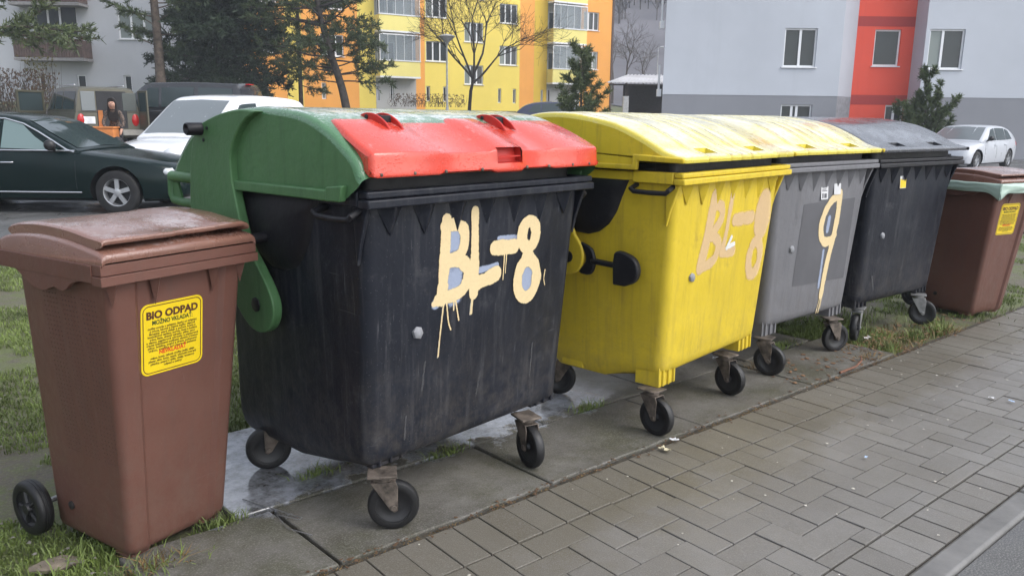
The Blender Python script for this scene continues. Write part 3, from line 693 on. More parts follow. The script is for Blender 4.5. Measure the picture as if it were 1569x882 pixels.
o, Mx = sticker(GRY, gy, .545, 1.115, .085, .085, G['sticker_white'], label='small white printed sticker')
mb = MB()
for k, (u, v, a, b) in enumerate(((-.032, .03, .06, .006), (-.032, .018, .05, .005), (-.032, .008, .062, .005), (-.03, -.034, .016, .03), (-.005, -.034, .03, .028))): mb.box(u, u+a, v, v+b, .002, .0024)
mb.v = [tuple(Mx @ Vector(v)) for v in mb.v]; mb.build('sticker_print', G['ink_grey'], o, 0)
sticker(GRY, gy, .70, 1.13, .085, .07, G['sticker_white'], label='torn white sticker')
o, Mx = sticker(BLK, bk, .41, 1.15, .085, .10, G['sticker_white'], label='small yellow and white sticker')
mb = MB(); mb.box(-.04, .04, -.047, .015, .002, .0024); mb.v = [tuple(Mx @ Vector(v)) for v in mb.v]; mb.build('sticker_print', G['sticker_yellow'], o, 0)
mb = MB(); mb.box(-.015, .012, .008, .035, .0026, .003); mb.v = [tuple(Mx @ Vector(v)) for v in mb.v]; mb.build('sticker_symbol', G['ink_grey'], o, 0)

# ------------------------------------------------------------------ two-wheeled brown bins
def brown_bin(label, loc, rz):
    W, D = .591, .577; root = thing('wheeled_bin', label, 'waste bin', (*loc, 0), rz, 'brown two-wheeled bins')
    def yf(z): return .028+(1.03-z)*.118
    mb = MB(); rings = []
    def rg(z, x0, x1, y0, y1, r, rel):
        def arc(cx, cy, a0, n=4): return [(cx+r*math.cos(R(a0+90*k/n)), cy+r*math.sin(R(a0+90*k/n)), z) for k in range(n+1)]
        a = x0+(x1-x0)*.175; b = x1-(x1-x0)*.15
        return arc(x0+r, y0+r, 180)+[(a, y0, z), (a+.016, y0+rel, z), (b-.016, y0+rel, z), (b, y0, z)]+arc(x1-r, y0+r, 270)+arc(x1-r, y1-r, 0)+arc(x0+r, y1-r, 90)
    for z, e, zz in ((1.07, .0, 0), (1.0, 0, 0), (.9, 0, 0), (.7, 0, 0), (.5, 0, 0), (.3, 0, 0), (.12, 0, 0), (.05, 0, 0), (.028, .004, 0), (.012, .018, 0)):
        k = 1.03-z; rings.append(rg(z, .034+k*.058+e, W-.034-k*.058-e, yf(min(z, 1.03))+e, .562+max(0, k)*.045-e, .032, .013))
    mb.loft(rings)
    for x0 in (.105, W-.105-.09): mb.prism(rrect(.085, .10, .02), 2, 0, .04); mb.v[-2*len(rrect(.085, .10, .02)):] = [(x+x0+.045, y+yf(0)+.075, z) for x, y, z in mb.v[-2*len(rrect(.085, .10, .02)):]]
    mb.box(.14, W-.14, .40, .52, .0, .06)
    for x in (.05, .20, W-.165, W-.05):
        w2 = .022; h = .10 if .1 < x < .5 else .08; zt = 1.022
        mb.add([(x-w2, yf(zt)+.002, zt), (x+w2, yf(zt)+.002, zt), (x, yf(zt)-.026, zt), (x, yf(zt-h)-.003+.002, zt-h)], [(0, 1, 2), (0, 2, 3), (2, 1, 3), (1, 0, 3)])
    mb.cur = 1       # rows of moulded dimples on the side walls
    for i in range(17):
        for j in range(36):
            z = .955-j*.0165
            if i in (5, 11) or z < .36: continue
            y = .115+i*.0185-(1.0-z)*-.02
            for sx in (-1, 1):
                x = (.034+(1.03-z)*.058) if sx < 0 else W-(.034+(1.03-z)*.058)
                if sx > 0: continue
                mb.lathe([(.0036, 0), (.002, .0016)], (x-.0006, y, z), (sx, 0, 0), 5)
    body = mb.build('body', [G['brown'], G['browndot']], root, 38, .004)
    mb = MB()
    # rim: stepped front bar, side bars, scalloped lower lip
    mb.box(-.004, W+.004, -.006, .045, 1.022, 1.052); mb.box(0, W, -.001, .045, 1.054, 1.088)
    for x0 in (-.004, W-.041): mb.box(x0, x0+.045, .046, D+.03, 1.03, 1.085)
    mb.box(0, W, D-.01, D+.034, 1.032, 1.084)
    for x0, x1 in ((-.002, .012), (W-.012, W+.002)):
        mb.prism(cat_rom([(.10, 1.031), (.16, 1.018), (.20, .992), (.235, .984), (.27, .992), (.34, .972), (.42, .985), (.46, 1.01), (.50, 1.031)], 3), 0, x0, x1)
    mb.build('rim', G['brown'], root, 38, .006)
    # lid
    P = cat_rom([(-.004, 1.094), (-.006, 1.112), (.01, 1.124), (.08, 1.136), (.20, 1.151), (.34, 1.157), (.47, 1.150), (.56, 1.136), (.635, 1.11), (.645, 1.088)], 4)
    mb = MB(); xs_ = [.004, .008, .02, W*.5, W-.02, W-.008, W-.004]; ds = [.014, .005, 0, 0, 0, .005, .014]; rows = []
    for x, d in zip(xs_, ds): rows.append([(x, y, z-d) for y, z in P])
    mb.loft(rows, True, True, True); lid = mb.build('lid', G['brownwet'], root, 45)
    mb = MB(); Q = cat_rom([(.012, 1.148), (.008, 1.158), (.02, 1.166), (.09, 1.173), (.20, 1.187), (.34, 1.193), (.46, 1.187), (.54, 1.172), (.55, 1.156), (.5, 1.146), (.34, 1.153), (.20, 1.147), (.08, 1.132)], 4)
    xs_ = [.018, .024, .04, .27, .275, W-.155, W-.145, W-.04, W-.024, W-.018]; ds = [.008, .002, 0, 0, .0, 0, -.004, -.004, .002, .008]
    # plate with a shallow step down on the right side and a notch in the front edge
    rows = []
    for x, d in zip(xs_, ds):
        sh = 0 if x < .272 else (.012 if x < W-.15 else -.0)
        rows.append([(x, y+(sh if y < .05 else 0), z-d) for y, z in Q])
    mb.loft(rows); mb.build('lid_plate', G['brownwet'], lid, 45)
    mb = MB(); mb.tube([(.05, D+.02, 1.06), (.05, .66, 1.075), (W-.05, .66, 1.075), (W-.05, D+.02, 1.06)], .014, 10); mb.build('rear_handle', G['brown'], root)
    mb = MB(); mb.tube([(.02, .64, .105), (W-.02, .64, .105)], .011, 8); mb.build('axle', G['steel'], root)
    for x in (.03, W-.03):
        t = MB(); c = (x, .64, .105); r = .105; sgn = -1 if x < .3 else 1
        t.lathe([(.07, -.026), (.085, -.028), (.098, -.025), (.104, -.018), (.105, -.010), (.1025, -.008), (.105, -.006), (.105, .002), (.1025, .004), (.105, .006), (.104, .016), (.098, .024), (.085, .027), (.07, .026)], c, (1, 0, 0), 36, True)
        ty = t.build('wheel', G['rubber'], root)
        h = MB(); h.lathe([(.02, -.030), (.024, -.016), (.058, -.010), (.071, -.018), (.071, .018), (.058, .010), (.024, .016), (.02, .030)], c, (1, 0, 0), 28)
        for k in range(5):
            a = 2*math.pi*k/5; h.tube([(x+sgn*.016, .64+.02*math.cos(a), .105+.02*math.sin(a)), (x+sgn*.014, .64+.064*math.cos(a), .105+.064*math.sin(a))], .008, 6)
        h.build('wheel_hub', G['hub'], ty)
    mb = MB(); mb.lathe([(.016, -.004), (.016, .006), (.010, .009)], (.034+.9*.058, .475, .135), (-1, 0, 0), 14); mb.build('side_plug', G['blacker'], root)
    # information sticker
    zs, xc, w_, h_ = .802, .272, .238, .252
    y = yf(zs)+.013-.0005; Mx = Matrix.Translation((xc, y, zs)) @ Matrix.Rotation(R(90)+.117, 4, 'X')
    def put(mb, name, m, par): mb.v = [tuple(Mx @ Vector(v)) for v in mb.v]; return mb.build(name, m, par, 0)
    mb = MB(); mb.prism(rrect(w_, h_, .026), 2, 0, .0016); stk = put(mb, 'sticker', G['sticker_yellow'], root)
    a = rrect(w_-.013, h_-.013, .022); b = rrect(w_-.019, h_-.019, .019); n = len(a); mb = MB()
    mb.add([(x, y_, .0022) for x, y_ in a]+[(x, y_, .0022) for x, y_ in b], [(i, (i+1) % n, (i+1) % n+n, i+n) for i in range(n)]); put(mb, 'sticker_border', G['ink_brown'], stk)
    def tx(s, size, v, m, bold, width): return text_obj('sticker_text', s, size, m, stk, Mx @ Matrix.Translation((0, v, .0024)), bold, width)
    tx('BIO ODPAD', .036, .074, G['ink_brown'], .0016, .198)
    tx('MOŽNO VKLADAŤ:', .021, .052, G['ink_green'], .0007, .155)
    tx('NEVKLADAŤ', .021, -.056, G['ink_red'], .0008, .105)
    lines = ['zvyšky ovocia a zeleniny, šupky zo zeleniny', 'a ovocia, kávové a čajové zvyšky, vaječné', 'škrupiny, starý chlieb a pečivo, kvety a', 'kvetináčové rastliny, burinu, lístie a konáre', 'trávu, lístie, drevné odrezky, piliny, seno',
             'a slamu, papierové obrúsky a papierové', 'vrecká znečistené zvyškami, zeminu z kvetov', 'piliny, hobliny, popol z dreva, pokosenú', 'trávu, zvyšky pri úprave zelene']
    lens = [.19, .175, .18, .19, .175, .2, .2, .19, .185]
    for k, t in enumerate(lines): tx(t, .0115, .036-k*.0098, G['ink_dark'], .0002, lens[k])
    for k, t in enumerate(['mäso, kosti, tekuté zvyšky jedál, oleje', 'plasty, sklo, kovy, textil, uhynuté zvieratá', 'plienky, popol z uhlia, obaly, zmesový', 'odpad a sutiny']): tx(t, .0115, -.070-k*.0105, G['ink_dark'], .0002, (.17, .185, .17, .07)[k])
    return root
BB = brown_bin('brown wheeled bin nearest the camera with a wet lid and yellow notice', (.555, 2.616), .32)
def copy_tree(o, parent=None):
    c = o.copy(); C.objects.link(c)
    if parent: c.parent = parent
    for ch in [x for x in bpy.data.objects if x.parent == o]: copy_tree(ch, c)
    return c
FB = copy_tree(BB); FB.location = (6.796, 2.315, 0); FB.rotation_euler = (0, 0, -.217)
FB['label'] = 'far brown wheeled bin with pale green bag edge hanging under its lid'
# green bag whose edge is folded over the rim of the far bin
G['bag'] = NT('thin green bag').fin((.44, .57, .49), .35); G['bag'].node_tree.nodes['Principled BSDF'].inputs['Transmission Weight'].default_value = .15
def bag():
    W, D = .591, .577; V = []; F = []; n = 160; m = 9
    per = [(-.012, .62), (-.016, .3), (-.02, .0), (-.018, -.018), (.0, -.022), (.3, -.02), (W, -.022), (W+.018, -.018), (W+.02, .0), (W+.016, .3), (W+.012, .62)]
    pts = cat_rom(per, 16); n = len(pts)
    for i, (x, y) in enumerate(pts):
        cx, cy = W/2, D/2; d = Vector((x-cx, y-cy)).normalized(); t = i/n
        sag = .075+.02*noise.noise((t*9, 0, 1))+.05*math.exp(-((x+.02)**2+(y+.02)**2)/.004)
        for j in range(m):
            k = j/(m-1); z = 1.094-k*sag
            o = .004+.010*math.sin(k*math.pi)+.010*noise.noise((t*14, k*3.5, 2))+.006*noise.noise((t*40, k*9, 5))
            V.append((x+d.x*o, y+d.y*o, z+.004*noise.noise((t*30, k, 7))))
    for i in range(n-1):
        for j in range(m-1): F.append((i*m+j, (i+1)*m+j, (i+1)*m+j+1, i*m+j+1))
    o = fast_mesh('bin_liner', V, F, G['bag'], smooth=1); o.location = FB.location; o.rotation_euler = FB.rotation_euler
    sd = o.modifiers.new('thick', 'SOLIDIFY'); sd.thickness = .0015
    tag(o, 'pale green bag edge folded over the rim of the far brown bin', 'bin bag')
bag()

# ------------------------------------------------------------------ buildings
G['pane'] = NT('window glass').fin((.045, .052, .055), .08, **{'Specular IOR Level': .3})
G['pane_light'] = NT('window with curtain').fin((.20, .23, .22), .1, **{'Specular IOR Level': .3})
G['frame'] = plain('white window frame', (.72, .73, .75), .45, 0, .04)
G['reveal'] = plain('dark reveal', (.10, .10, .11), .8)
def render_wall(name, col, var=.10):
    n = NT(name); c = n.mix(n.ramp(n.noise(.25, 5, .6), .3, .7), tuple(x*(1-var) for x in col), tuple(x*(1+var*.6) for x in col))
    c = n.mix(n.math('MULTIPLY', n.ramp(n.noise(1, 6, .7, n.coord((1.5, 1.5, .12))), .55, .8), .18), c, tuple(x*.6 for x in col))
    return n.fin(c, .85, n.bump(n.noise(30, 3), .2, .01))
def facade(root, name, mat, u0, u1, z0, z1, y, holes=(), depth=.16, slope=0):
    """a rendered wall with real openings; local x runs along the wall, -y faces out"""
    us = sorted({u0, u1, *[h[0] for h in holes], *[h[1] for h in holes]}); zs = sorted({z0, z1, *[h[2] for h in holes], *[h[3] for h in holes]})
    us = [u for u in us if u0 <= u <= u1]; zs = [z for z in zs if z0 <= z <= z1]
    mb = MB()
    for i in range(len(us)-1):
        for j in range(len(zs)-1):
            um, zm = .5*(us[i]+us[i+1]), .5*(zs[j]+zs[j+1])
            if any(h[0] < um < h[1] and h[2] < zm < h[3] for h in holes): continue
            mb.add([(us[i], y, zs[j]), (us[i+1], y, zs[j]), (us[i+1], y, zs[j+1]), (us[i], y, zs[j+1])], [(0, 1, 2, 3)])
    for a, b, c, d in holes:
        mb.add([(a, y, c), (b, y, c), (b, y, d), (a, y, d), (a, y+depth, c), (b, y+depth, c), (b, y+depth, d), (a, y+depth, d)], [(0, 4, 5, 1), (1, 5, 6, 2), (2, 6, 7, 3), (3, 7, 4, 0)])
    o = mb.build(name, mat, root, 0); return o
def window(root, a, b, c, d, y, div=2, depth=.16, sill=True, light=False, fr=.07, mat=None, lights=()):
    """frame with mullions set in the opening, a glass sheet behind it and a sill"""
    mb = MB(); y0, y1 = y+depth-.075, y+depth-.012
    mb.box(a, b, y0, y1, c, c+fr); mb.box(a, b, y0, y1, d-fr, d); mb.box(a, a+fr, y0, y1, c+fr, d-fr); mb.box(b-fr, b, y0, y1, c+fr, d-fr)
    cuts = [a+(b-a)*k/div for k in range(1, div)] if isinstance(div, int) else [a+(b-a)*k for k in div]
    for m in cuts: mb.box(m-fr*.75, m+fr*.75, y0-.004, y1, c+fr, d-fr)
    f = mb.build('window', G['frame'], root, 0)
    ed = [a]+cuts+[b]
    for k in range(len(ed)-1):
        mb = MB(); yy = y+depth-.03; mb.box(ed[k]+.02, ed[k+1]-.02, yy, yy+.012, c+.02, d-.02)
        mb.build('pane', mat or (G['pane_light'] if light or k in lights else G['pane']), f, 0)
    if sill:
        mb = MB(); mb.box(a-.06, b+.06, y-.07, y+depth-.08, c-.045, c-.002); mb.build('window_sill', G['frame'], f, 0)
    return f
k_ = .000783
FR = R(-39.84)     # heading of walls that face the row of bins square on
# --- grey and red block on the right
def right_block():
    o = site(0, 36, 0); root = thing('apartment_block', 'blue grey apartment block with a red stair strip behind the black container', 'apartment block', o, FR)
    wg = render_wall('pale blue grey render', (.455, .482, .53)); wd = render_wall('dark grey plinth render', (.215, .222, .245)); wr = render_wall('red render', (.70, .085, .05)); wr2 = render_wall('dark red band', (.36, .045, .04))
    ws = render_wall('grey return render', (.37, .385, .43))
    u = lambda px, f=.994: (px-788)*.000804*36*f
    uw = lambda px: u(px, .978)
    zz = lambda py, px: 1.537+(185.2+(px-1015)*.0112-py)*36*k_
    PT, B = 2.68, -1.0
    A0, A1 = u(1015), u(1283); dy = 1.05; Rr0 = A1+1.02; R1 = u(1390)*(1+dy/36); C1 = 42
    hA = [(uw(1202), uw(1252), 3.9, 5.52), (u(1198), u(1246), .75, 2.30)]; up_ = 3.1
    hA += [(uw(1202), uw(1252), 3.9+up_*k, 5.52+up_*k) for k in (1, 2)]
    hA_lo = [h for h in hA if h[2] < 2]; hA_up = [h for h in hA if h[2] > 2]
    TOP = 14
    facade(root, 'wall', wg, A0, A1, PT, TOP, 0, hA_up); facade(root, 'plinth', wd, A0, A1, B, PT-.002, .015, hA_lo)
    for h in hA_up: window(root, *h, 0, 2)
    f = window(root, *hA_lo[0], .015, (.36, .52), sill=False)
    # left gable end and slanting return
    def wallq(name, m, p, q, z0, z1):
        mb = MB(); mb.add([(p[0], p[1], z0), (q[0], q[1], z0), (q[0], q[1], z1), (p[0], p[1], z1)], [(0, 1, 2, 3)]); return mb.build(name, m, root, 0)
    wallq('gable_wall', wg, (A0+3.2, 12), (A0, 0), PT, TOP); wallq('gable_plinth', wd, (A0+3.2, 12), (A0+.01, .015), B, PT-.002)
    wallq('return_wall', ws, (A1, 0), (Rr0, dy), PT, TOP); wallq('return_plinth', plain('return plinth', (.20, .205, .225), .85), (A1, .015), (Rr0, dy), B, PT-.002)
    hR = [(uw(1340)*(1+dy/36), uw(1380)*(1+dy/36), 4.05, 5.62), (u(1358)*(1+dy/36), R1-.12, .9, 2.35)]
    facade(root, 'stair_strip', wr, Rr0, R1, B, TOP, dy, hR); window(root, *hR[0], dy, 1); window(root, *hR[1], dy, 2, sill=False)
    for z in (5.75, 2.36):
        mb = MB(); mb.box(Rr0+.02, R1-.02, dy-.012, dy+.02, z, z+.42); mb.build('stair_band', wr2, root, 0)
    hC = [(uw(1424), uw(1478), 3.88, 5.55), (uw(1424), uw(1478), 7.0, 8.65), (uw(1640), uw(1700), 3.88, 5.55)]
    facade(root, 'wall', wg, R1+.003, C1, PT, TOP, .003, hC); facade(root, 'plinth', wd, R1+.003, C1, B, PT-.002, .018)
    wallq('side_wall', wg, (R1+.003, .003), (R1+.003, dy+.2), B, TOP)
    for h in hC: window(root, *h, .003, (.40,), lights=(0,))
    # rainwater outlets on the left corner
    for py in (40, 142):
        z = zz(py, 1010); mb = MB(); mb.box(A0-.20, A0-.005, .25, .42, z-.16, z+.16); mb.tube([(A0-.12, .33, z+.16), (A0-.12, .33, z+1.2)], .05, 8); mb.build('rainwater_box', G['frame'], root, 0)
    mb = MB(); mb.box(A0, C1, 0, 12, TOP-.05, TOP+.1); mb.build('roof', wd, root, 0)
right_block()
# --- yellow and orange block
def yellow_block():
    a = R(31.4); lat0, d0 = -6.66, 60.0
    root = thing('apartment_block', 'yellow and orange apartment block with glazed balconies behind the trees', 'apartment block', site(lat0, d0, 0), R(-39.84)+a)
    wy = render_wall('yellow render', (.80, .63, .13)); wo = render_wall('orange render', (.80, .36, .08)); wo2 = render_wall('deep orange render', (.62, .24, .045)); wp = render_wall('pale yellow parapet', (.80, .70, .24)); ww = render_wall('pale grey base', (.42, .42, .42)); wdy = render_wall('warm yellow', (.68, .46, .06))
    def U(px): m = (px-788)*.000804*.982; return (m*d0-lat0)/(math.cos(a)-m*math.sin(a))
    B, TOP = .5, 17.5; F0, FH = 5.62, 3.08      # sill of the lowest window row, storey height
    def wins(p0, p1, n=3, dz=0): return [(U(p0), U(p1), F0+dz+FH*k, F0+1.42+dz+FH*k) for k in range(-0, n)]
    def slit(p0, p1): return [(U(p0), U(p1), 2.75, 3.85)]
    cols = [('wall', wo2, 240, 336, wins(262, 290)+slit(318, 330)), ('wall', wy, 336, 372, []), ('wall', wo, 372, 437, wins(392, 426)+slit(400, 408)), ('wall', wy, 437, 462, []), ('wall', wo, 462, 548, wins(490, 526)+slit(490, 497)+slit(520, 526)),
            ('wall', wy, 548, 574, []), ('wall', wo, 636, 650, []), ('wall', wy, 650, 796, wins(652, 685)+wins(765, 792)+wins(711, 740, 4, -1.55)+slit(652, 658)+slit(678, 684)+slit(763, 768)+slit(786, 791)),
            ('wall', wo, 796, 818, []), ('wall', wdy, 818, 838, slit(829, 833)), ('wall', wo, 889, 936, wins(893, 916)+slit(897, 902))]
    for nm, m, p0, p1, hs in cols:
        facade(root, nm, m, U(p0)+.002, U(p1)-.002, B, TOP, 0, hs)
        for h in hs:
            w_ = h[1]-h[0]; window(root, *h, 0, 3 if w_ > 1 else 1, sill=w_ > 1, lights=(0,) if rng.random() < .4 else ((2,) if rng.random() < .3 else ()))
    mb = MB(); u1 = U(936); mb.add([(u1, 0, B), (u1, 11, B), (u1, 11, TOP), (u1, 0, TOP)], [(0, 1, 2, 3)]); mb.box(u1-.02, u1+.16, -.05, .1, B, TOP); mb.build('gable_wall', plain('brown corner', (.10, .07, .06), .8), root, 0)
    mb = MB(); mb.box(U(240), u1, 0, 11, TOP-.05, TOP+.2); mb.build('roof', ww, root, 0)
    for p0, p1 in ((574, 636), (838, 889)):
        a0, a1 = U(p0), U(p1); yb = -.85
        facade(root, 'base_wall', ww, a0, a1, B, 4.3, -.02, slit(p0+22, p0+27)+slit(p0+2, p0+5)); 
        for h in slit(p0+22, p0+27): window(root, *h, -.02, 1, sill=False)
        facade(root, 'loggia_wall', render_wall('loggia render', (.5, .5, .49)), a0, a1, 4.3, TOP, .5)
        for k in range(4):
            zb = 4.42+FH*k; mb = MB(); mb.box(a0, a1, yb, .5, zb-.12, zb); bl = mb.build('balcony', G['frame'], root, 0)
            mb = MB(); mb.box(a0+.01, a1-.01, yb+.012, yb+.09, zb+.002, zb+1.02)
            for ux in (a0+.01, a1-.07): mb.box(ux, ux+.06, yb+.092, .0, zb+.002, zb+1.02)
            mb.build('parapet', wp, bl, 0)
            mb = MB(); mb.box(a0-.02, a1+.02, yb-.03, yb+.10, zb+1.022, zb+1.10); mb.box(a0, a1, yb, yb+.05, zb+2.78, zb+2.86); mb.box(a1-.05, a1, yb, yb+.05, zb+1.1, zb+2.78); mb.box(a0, a0+.05, yb, yb+.05, zb+1.1, zb+2.78)
            for q in range(1, 5): ux = a0+(a1-a0)*q/5; mb.box(ux-.012, ux+.012, yb+.005, yb+.04, zb+1.1, zb+2.78)
            mb.build('glazing_frame', G['frame'], bl, 0)
            mb = MB(); mb.box(a0+.05, a1-.05, yb+.02, yb+.03, zb+1.1, zb+2.78); mb.build('pane', G['clear'], bl, 0)
            mb = MB(); mb.box(a0+.35, a0+1.65, .44, .498, zb+1.0, zb+2.4); mb.build('window', G['frame'], bl, 0)
            mb = MB(); mb.box(a0+.43, a0+.95, .41, .438, zb+1.08, zb+2.32); mb.box(a0+1.05, a0+1.57, .41, .438, zb+1.08, zb+2.32); mb.build('pane', G['pane'], bl, 0)
def clear_glass():
    n = NT('balcony glass'); tr = n.n('ShaderNodeBsdfTransparent'); tr.inputs[0].default_value = (.86, .9, .92, 1); mx = n.n('ShaderNodeMixShader'); mx.inputs[0].default_value = .38
    n.fin((.35, .39, .42), .08); n.link(tr.outputs[0], mx.inputs[1]); n.link(n.b.outputs[0], mx.inputs[2]); n.link(mx.outputs[0], n.out.inputs[0]); return n.m
G['clear'] = clear_glass()
yellow_block()
# --- grey block on the left
def left_block():
    root = thing('apartment_block', 'plain pale grey apartment block with a brown balcony behind the off-road car', 'apartment block', site(0, 49, 0), FR)
    wg = render_wall('pale grey render', (.46, .472, .50), .12)
    u = lambda px: (px-789)*.000804*49*.978
    B, TOP = .5, 15
    hs = [(u(181), u(240), 5.92, 7.5), (u(181), u(240), 9.0, 10.6), (u(272), u(296), 5.5, 7.4), (u(48), u(119), 5.95, 7.9), (u(-60), u(0), 5.95, 7.6)]
    sl_ = [(u(p), u(q), 2.9, 3.85) for p, q in ((51, 61), (110, 124), (183, 195), (227, 238), (-30, -18))]
    facade(root, 'wall', wg, u(-120), u(330), B, TOP, 0, hs+sl_)
    window(root, *hs[0], 0, 3, light=True); window(root, *hs[1], 0, 3, light=True); window(root, *hs[2], 0, 1, light=True); window(root, *hs[3], 0, (.36, .62), lights=()); window(root, *hs[4], 0, 2)
    for h in sl_: window(root, *h, 0, 1, sill=False)
    brn = plain('brown balcony boards', (.10, .065, .055), .7, 0, .3, 3)
    for k in range(3):
        z = 4.72+3.08*k; mb = MB(); mb.box(u(33), u(139), -1.1, -.02, z-.14, z); bl = mb.build('balcony', plain('balcony slab', (.25, .24, .24), .8), root, 0)
        mb = MB(); n = 26
        for q in range(n):
            a_ = u(34)+(u(138)-u(34))*q/n; mb.box(a_, a_+(u(138)-u(34))/n-.02, -1.1, -1.06, z+.03, z+1.02)
        mb.box(u(137.4), u(138), -1.05, -.02, z+.03, z+1.02); mb.build('railing', brn, bl, 0)
        mb = MB(); mb.box(u(33), u(139), -1.13, -1.03, z+1.02, z+1.08); mb.build('handrail', plain('rail red', (.16, .06, .05), .5), bl, 0)
    mb = MB(); mb.box(u(-120), u(330), 0, 11, TOP, TOP+.2); mb.build('roof', wg, root, 0)
    mb = MB(); mb.add([(u(330), 0, B), (u(330), 11, B), (u(330), 11, TOP), (u(330), 0, TOP)], [(0, 1, 2, 3)]); mb.build('gable_wall', wg, root, 0)
left_block()
# --- open shed with a corrugated roof in the gap
def shed():
    d = 62; o = site(0, d, 0); root = thing('shed', 'open shed with a pale corrugated roof in the gap between two blocks', 'shed', o, FR)
    u = lambda px: (px-788)*.000804*d; zz = lambda py: 1.537+(184.5-py)*d*k_
    mb = MB(); n = 60; a0, a1 = u(925), u(1040); V = []
    for i in range(n+1):
        x = a0+(a1-a0)*i/n; z = .05*math.sin(i*math.pi*.66)
        V += [(x, -1.2, zz(128)+z), (x+2.2, 3.5, zz(111)+z)]
    mb.add(V, [(2*i, 2*i+2, 2*i+3, 2*i+1) for i in range(n)]); ro = mb.build('roof', plain('pale corrugated sheet', (.50, .50, .52), .6, 0, .12, 1), root, 30)
    sd = ro.modifiers.new('t', 'SOLIDIFY'); sd.thickness = .03
    mb = MB(); mb.box(a0+.2, a1, -1.0, -.85, zz(132), zz(129)-.05); mb.build('eaves_beam', plain('dark timber', (.06, .045, .04), .8), root, 0)
    for px in (957, 1024):
        mb = MB(); mb.box(u(px-5), u(px+3), -1.0, -.6, 0, zz(148)); mb.build('pillar', plain('white pillar', (.62, .62, .64), .8), root, 0)
        mb = MB(); mb.box(u(px-2), u(px+2), -.9, -.7, zz(148), zz(132)); mb.build('post', plain('dark post', (.05, .04, .04), .8), root, 0)
    mb = MB(); mb.box(u(962), a1, 3.0, 3.2, 0, zz(128)); mb.build('back_wall', plain('dark shed wall', (.045, .04, .045), .9), root, 0)
shed()

# ------------------------------------------------------------------ trees
def bark(name, col): return plain(name, col, .9, 0, .4, 4, .6)
G['bark'] = bark('pine bark', (.10, .075, .058)); G['bark_dark'] = bark('dark bark', (.05, .042, .036)); G['twig'] = bark('bare twigs', (.085, .068, .055))
def leafmat(name, a, b):
    n = NT(name); at = n.n('ShaderNodeAttribute'); at.attribute_name = 'tone'
    return n.fin(n.mix(at.outputs['Fac'], a, b), .6)
G['pine'] = leafmat('pine needles', (.022, .040, .014), (.085, .115, .038)); G['spruce'] = leafmat('spruce needles', (.010, .024, .010), (.036, .060, .024))
G['pine_light'] = leafmat('young pine needles', (.034, .055, .016), (.11, .14, .045))
G['dwarf'] = leafmat('dwarf pine needles', (.03, .052, .013), (.095, .135, .036))
G['bushleaf'] = leafmat('brown hedge leaves', (.06, .035, .02), (.16, .09, .045)); G['bushgreen'] = leafmat('yellow green leaves', (.07, .07, .02), (.20, .17, .04))
def needles(name, tufts, mat, parent, n=16, L=.16, w_=.012, up=.25):
    """tufts: list of (centre, direction, size) -> many thin needle blades"""
    m = len(tufts); Cn = np.array([t[0] for t in tufts]); D = np.array([t[1] for t in tufts]); Sz = np.array([t[2] for t in tufts])
    Cn = np.repeat(Cn, n, 0); D = np.repeat(D, n, 0); Sz = np.repeat(Sz, n)
    d = rng.normal(size=(m*n, 3))*.75+D*.9; d[:, 2] += up; d /= np.linalg.norm(d, axis=1)[:, None]+1e-9
    side = np.cross(d, rng.normal(size=(m*n, 3))); side /= np.linalg.norm(side, axis=1)[:, None]+1e-9
    base = Cn+D*(rng.random((m*n, 1))-.5)*L*Sz[:, None]*1.4
    ln = (L*Sz*(.6+.6*rng.random(m*n)))[:, None]; ww = (w_*Sz)[:, None]
    V = np.stack([base-side*ww, base+side*ww, base+d*ln+side*ww*.35, base+d*ln-side*ww*.35], 1).reshape(-1, 3)
    F = np.arange(m*n*4).reshape(-1, 4)
    o = fast_mesh(name, V, F, mat, parent)
    tone = np.clip(np.repeat(rng.random(m), n)*.6+rng.random(m*n)*.4, 0, 1)
    a = o.data.attributes.new('tone', 'FLOAT', 'FACE'); a.data.foreach_set('value', tone.astype(np.float32)); return o
def limb_path(p, d, L, droop=0., wob=.12, n=6):
    pts = [Vector(p)]; d = Vector(d).normalized()
    for i in range(n):
        d = (d+Vector((random.gauss(0, wob), random.gauss(0, wob), random.gauss(0, wob*.7)+droop))).normalized(); pts.append(pts[-1]+d*L/n)
    return pts
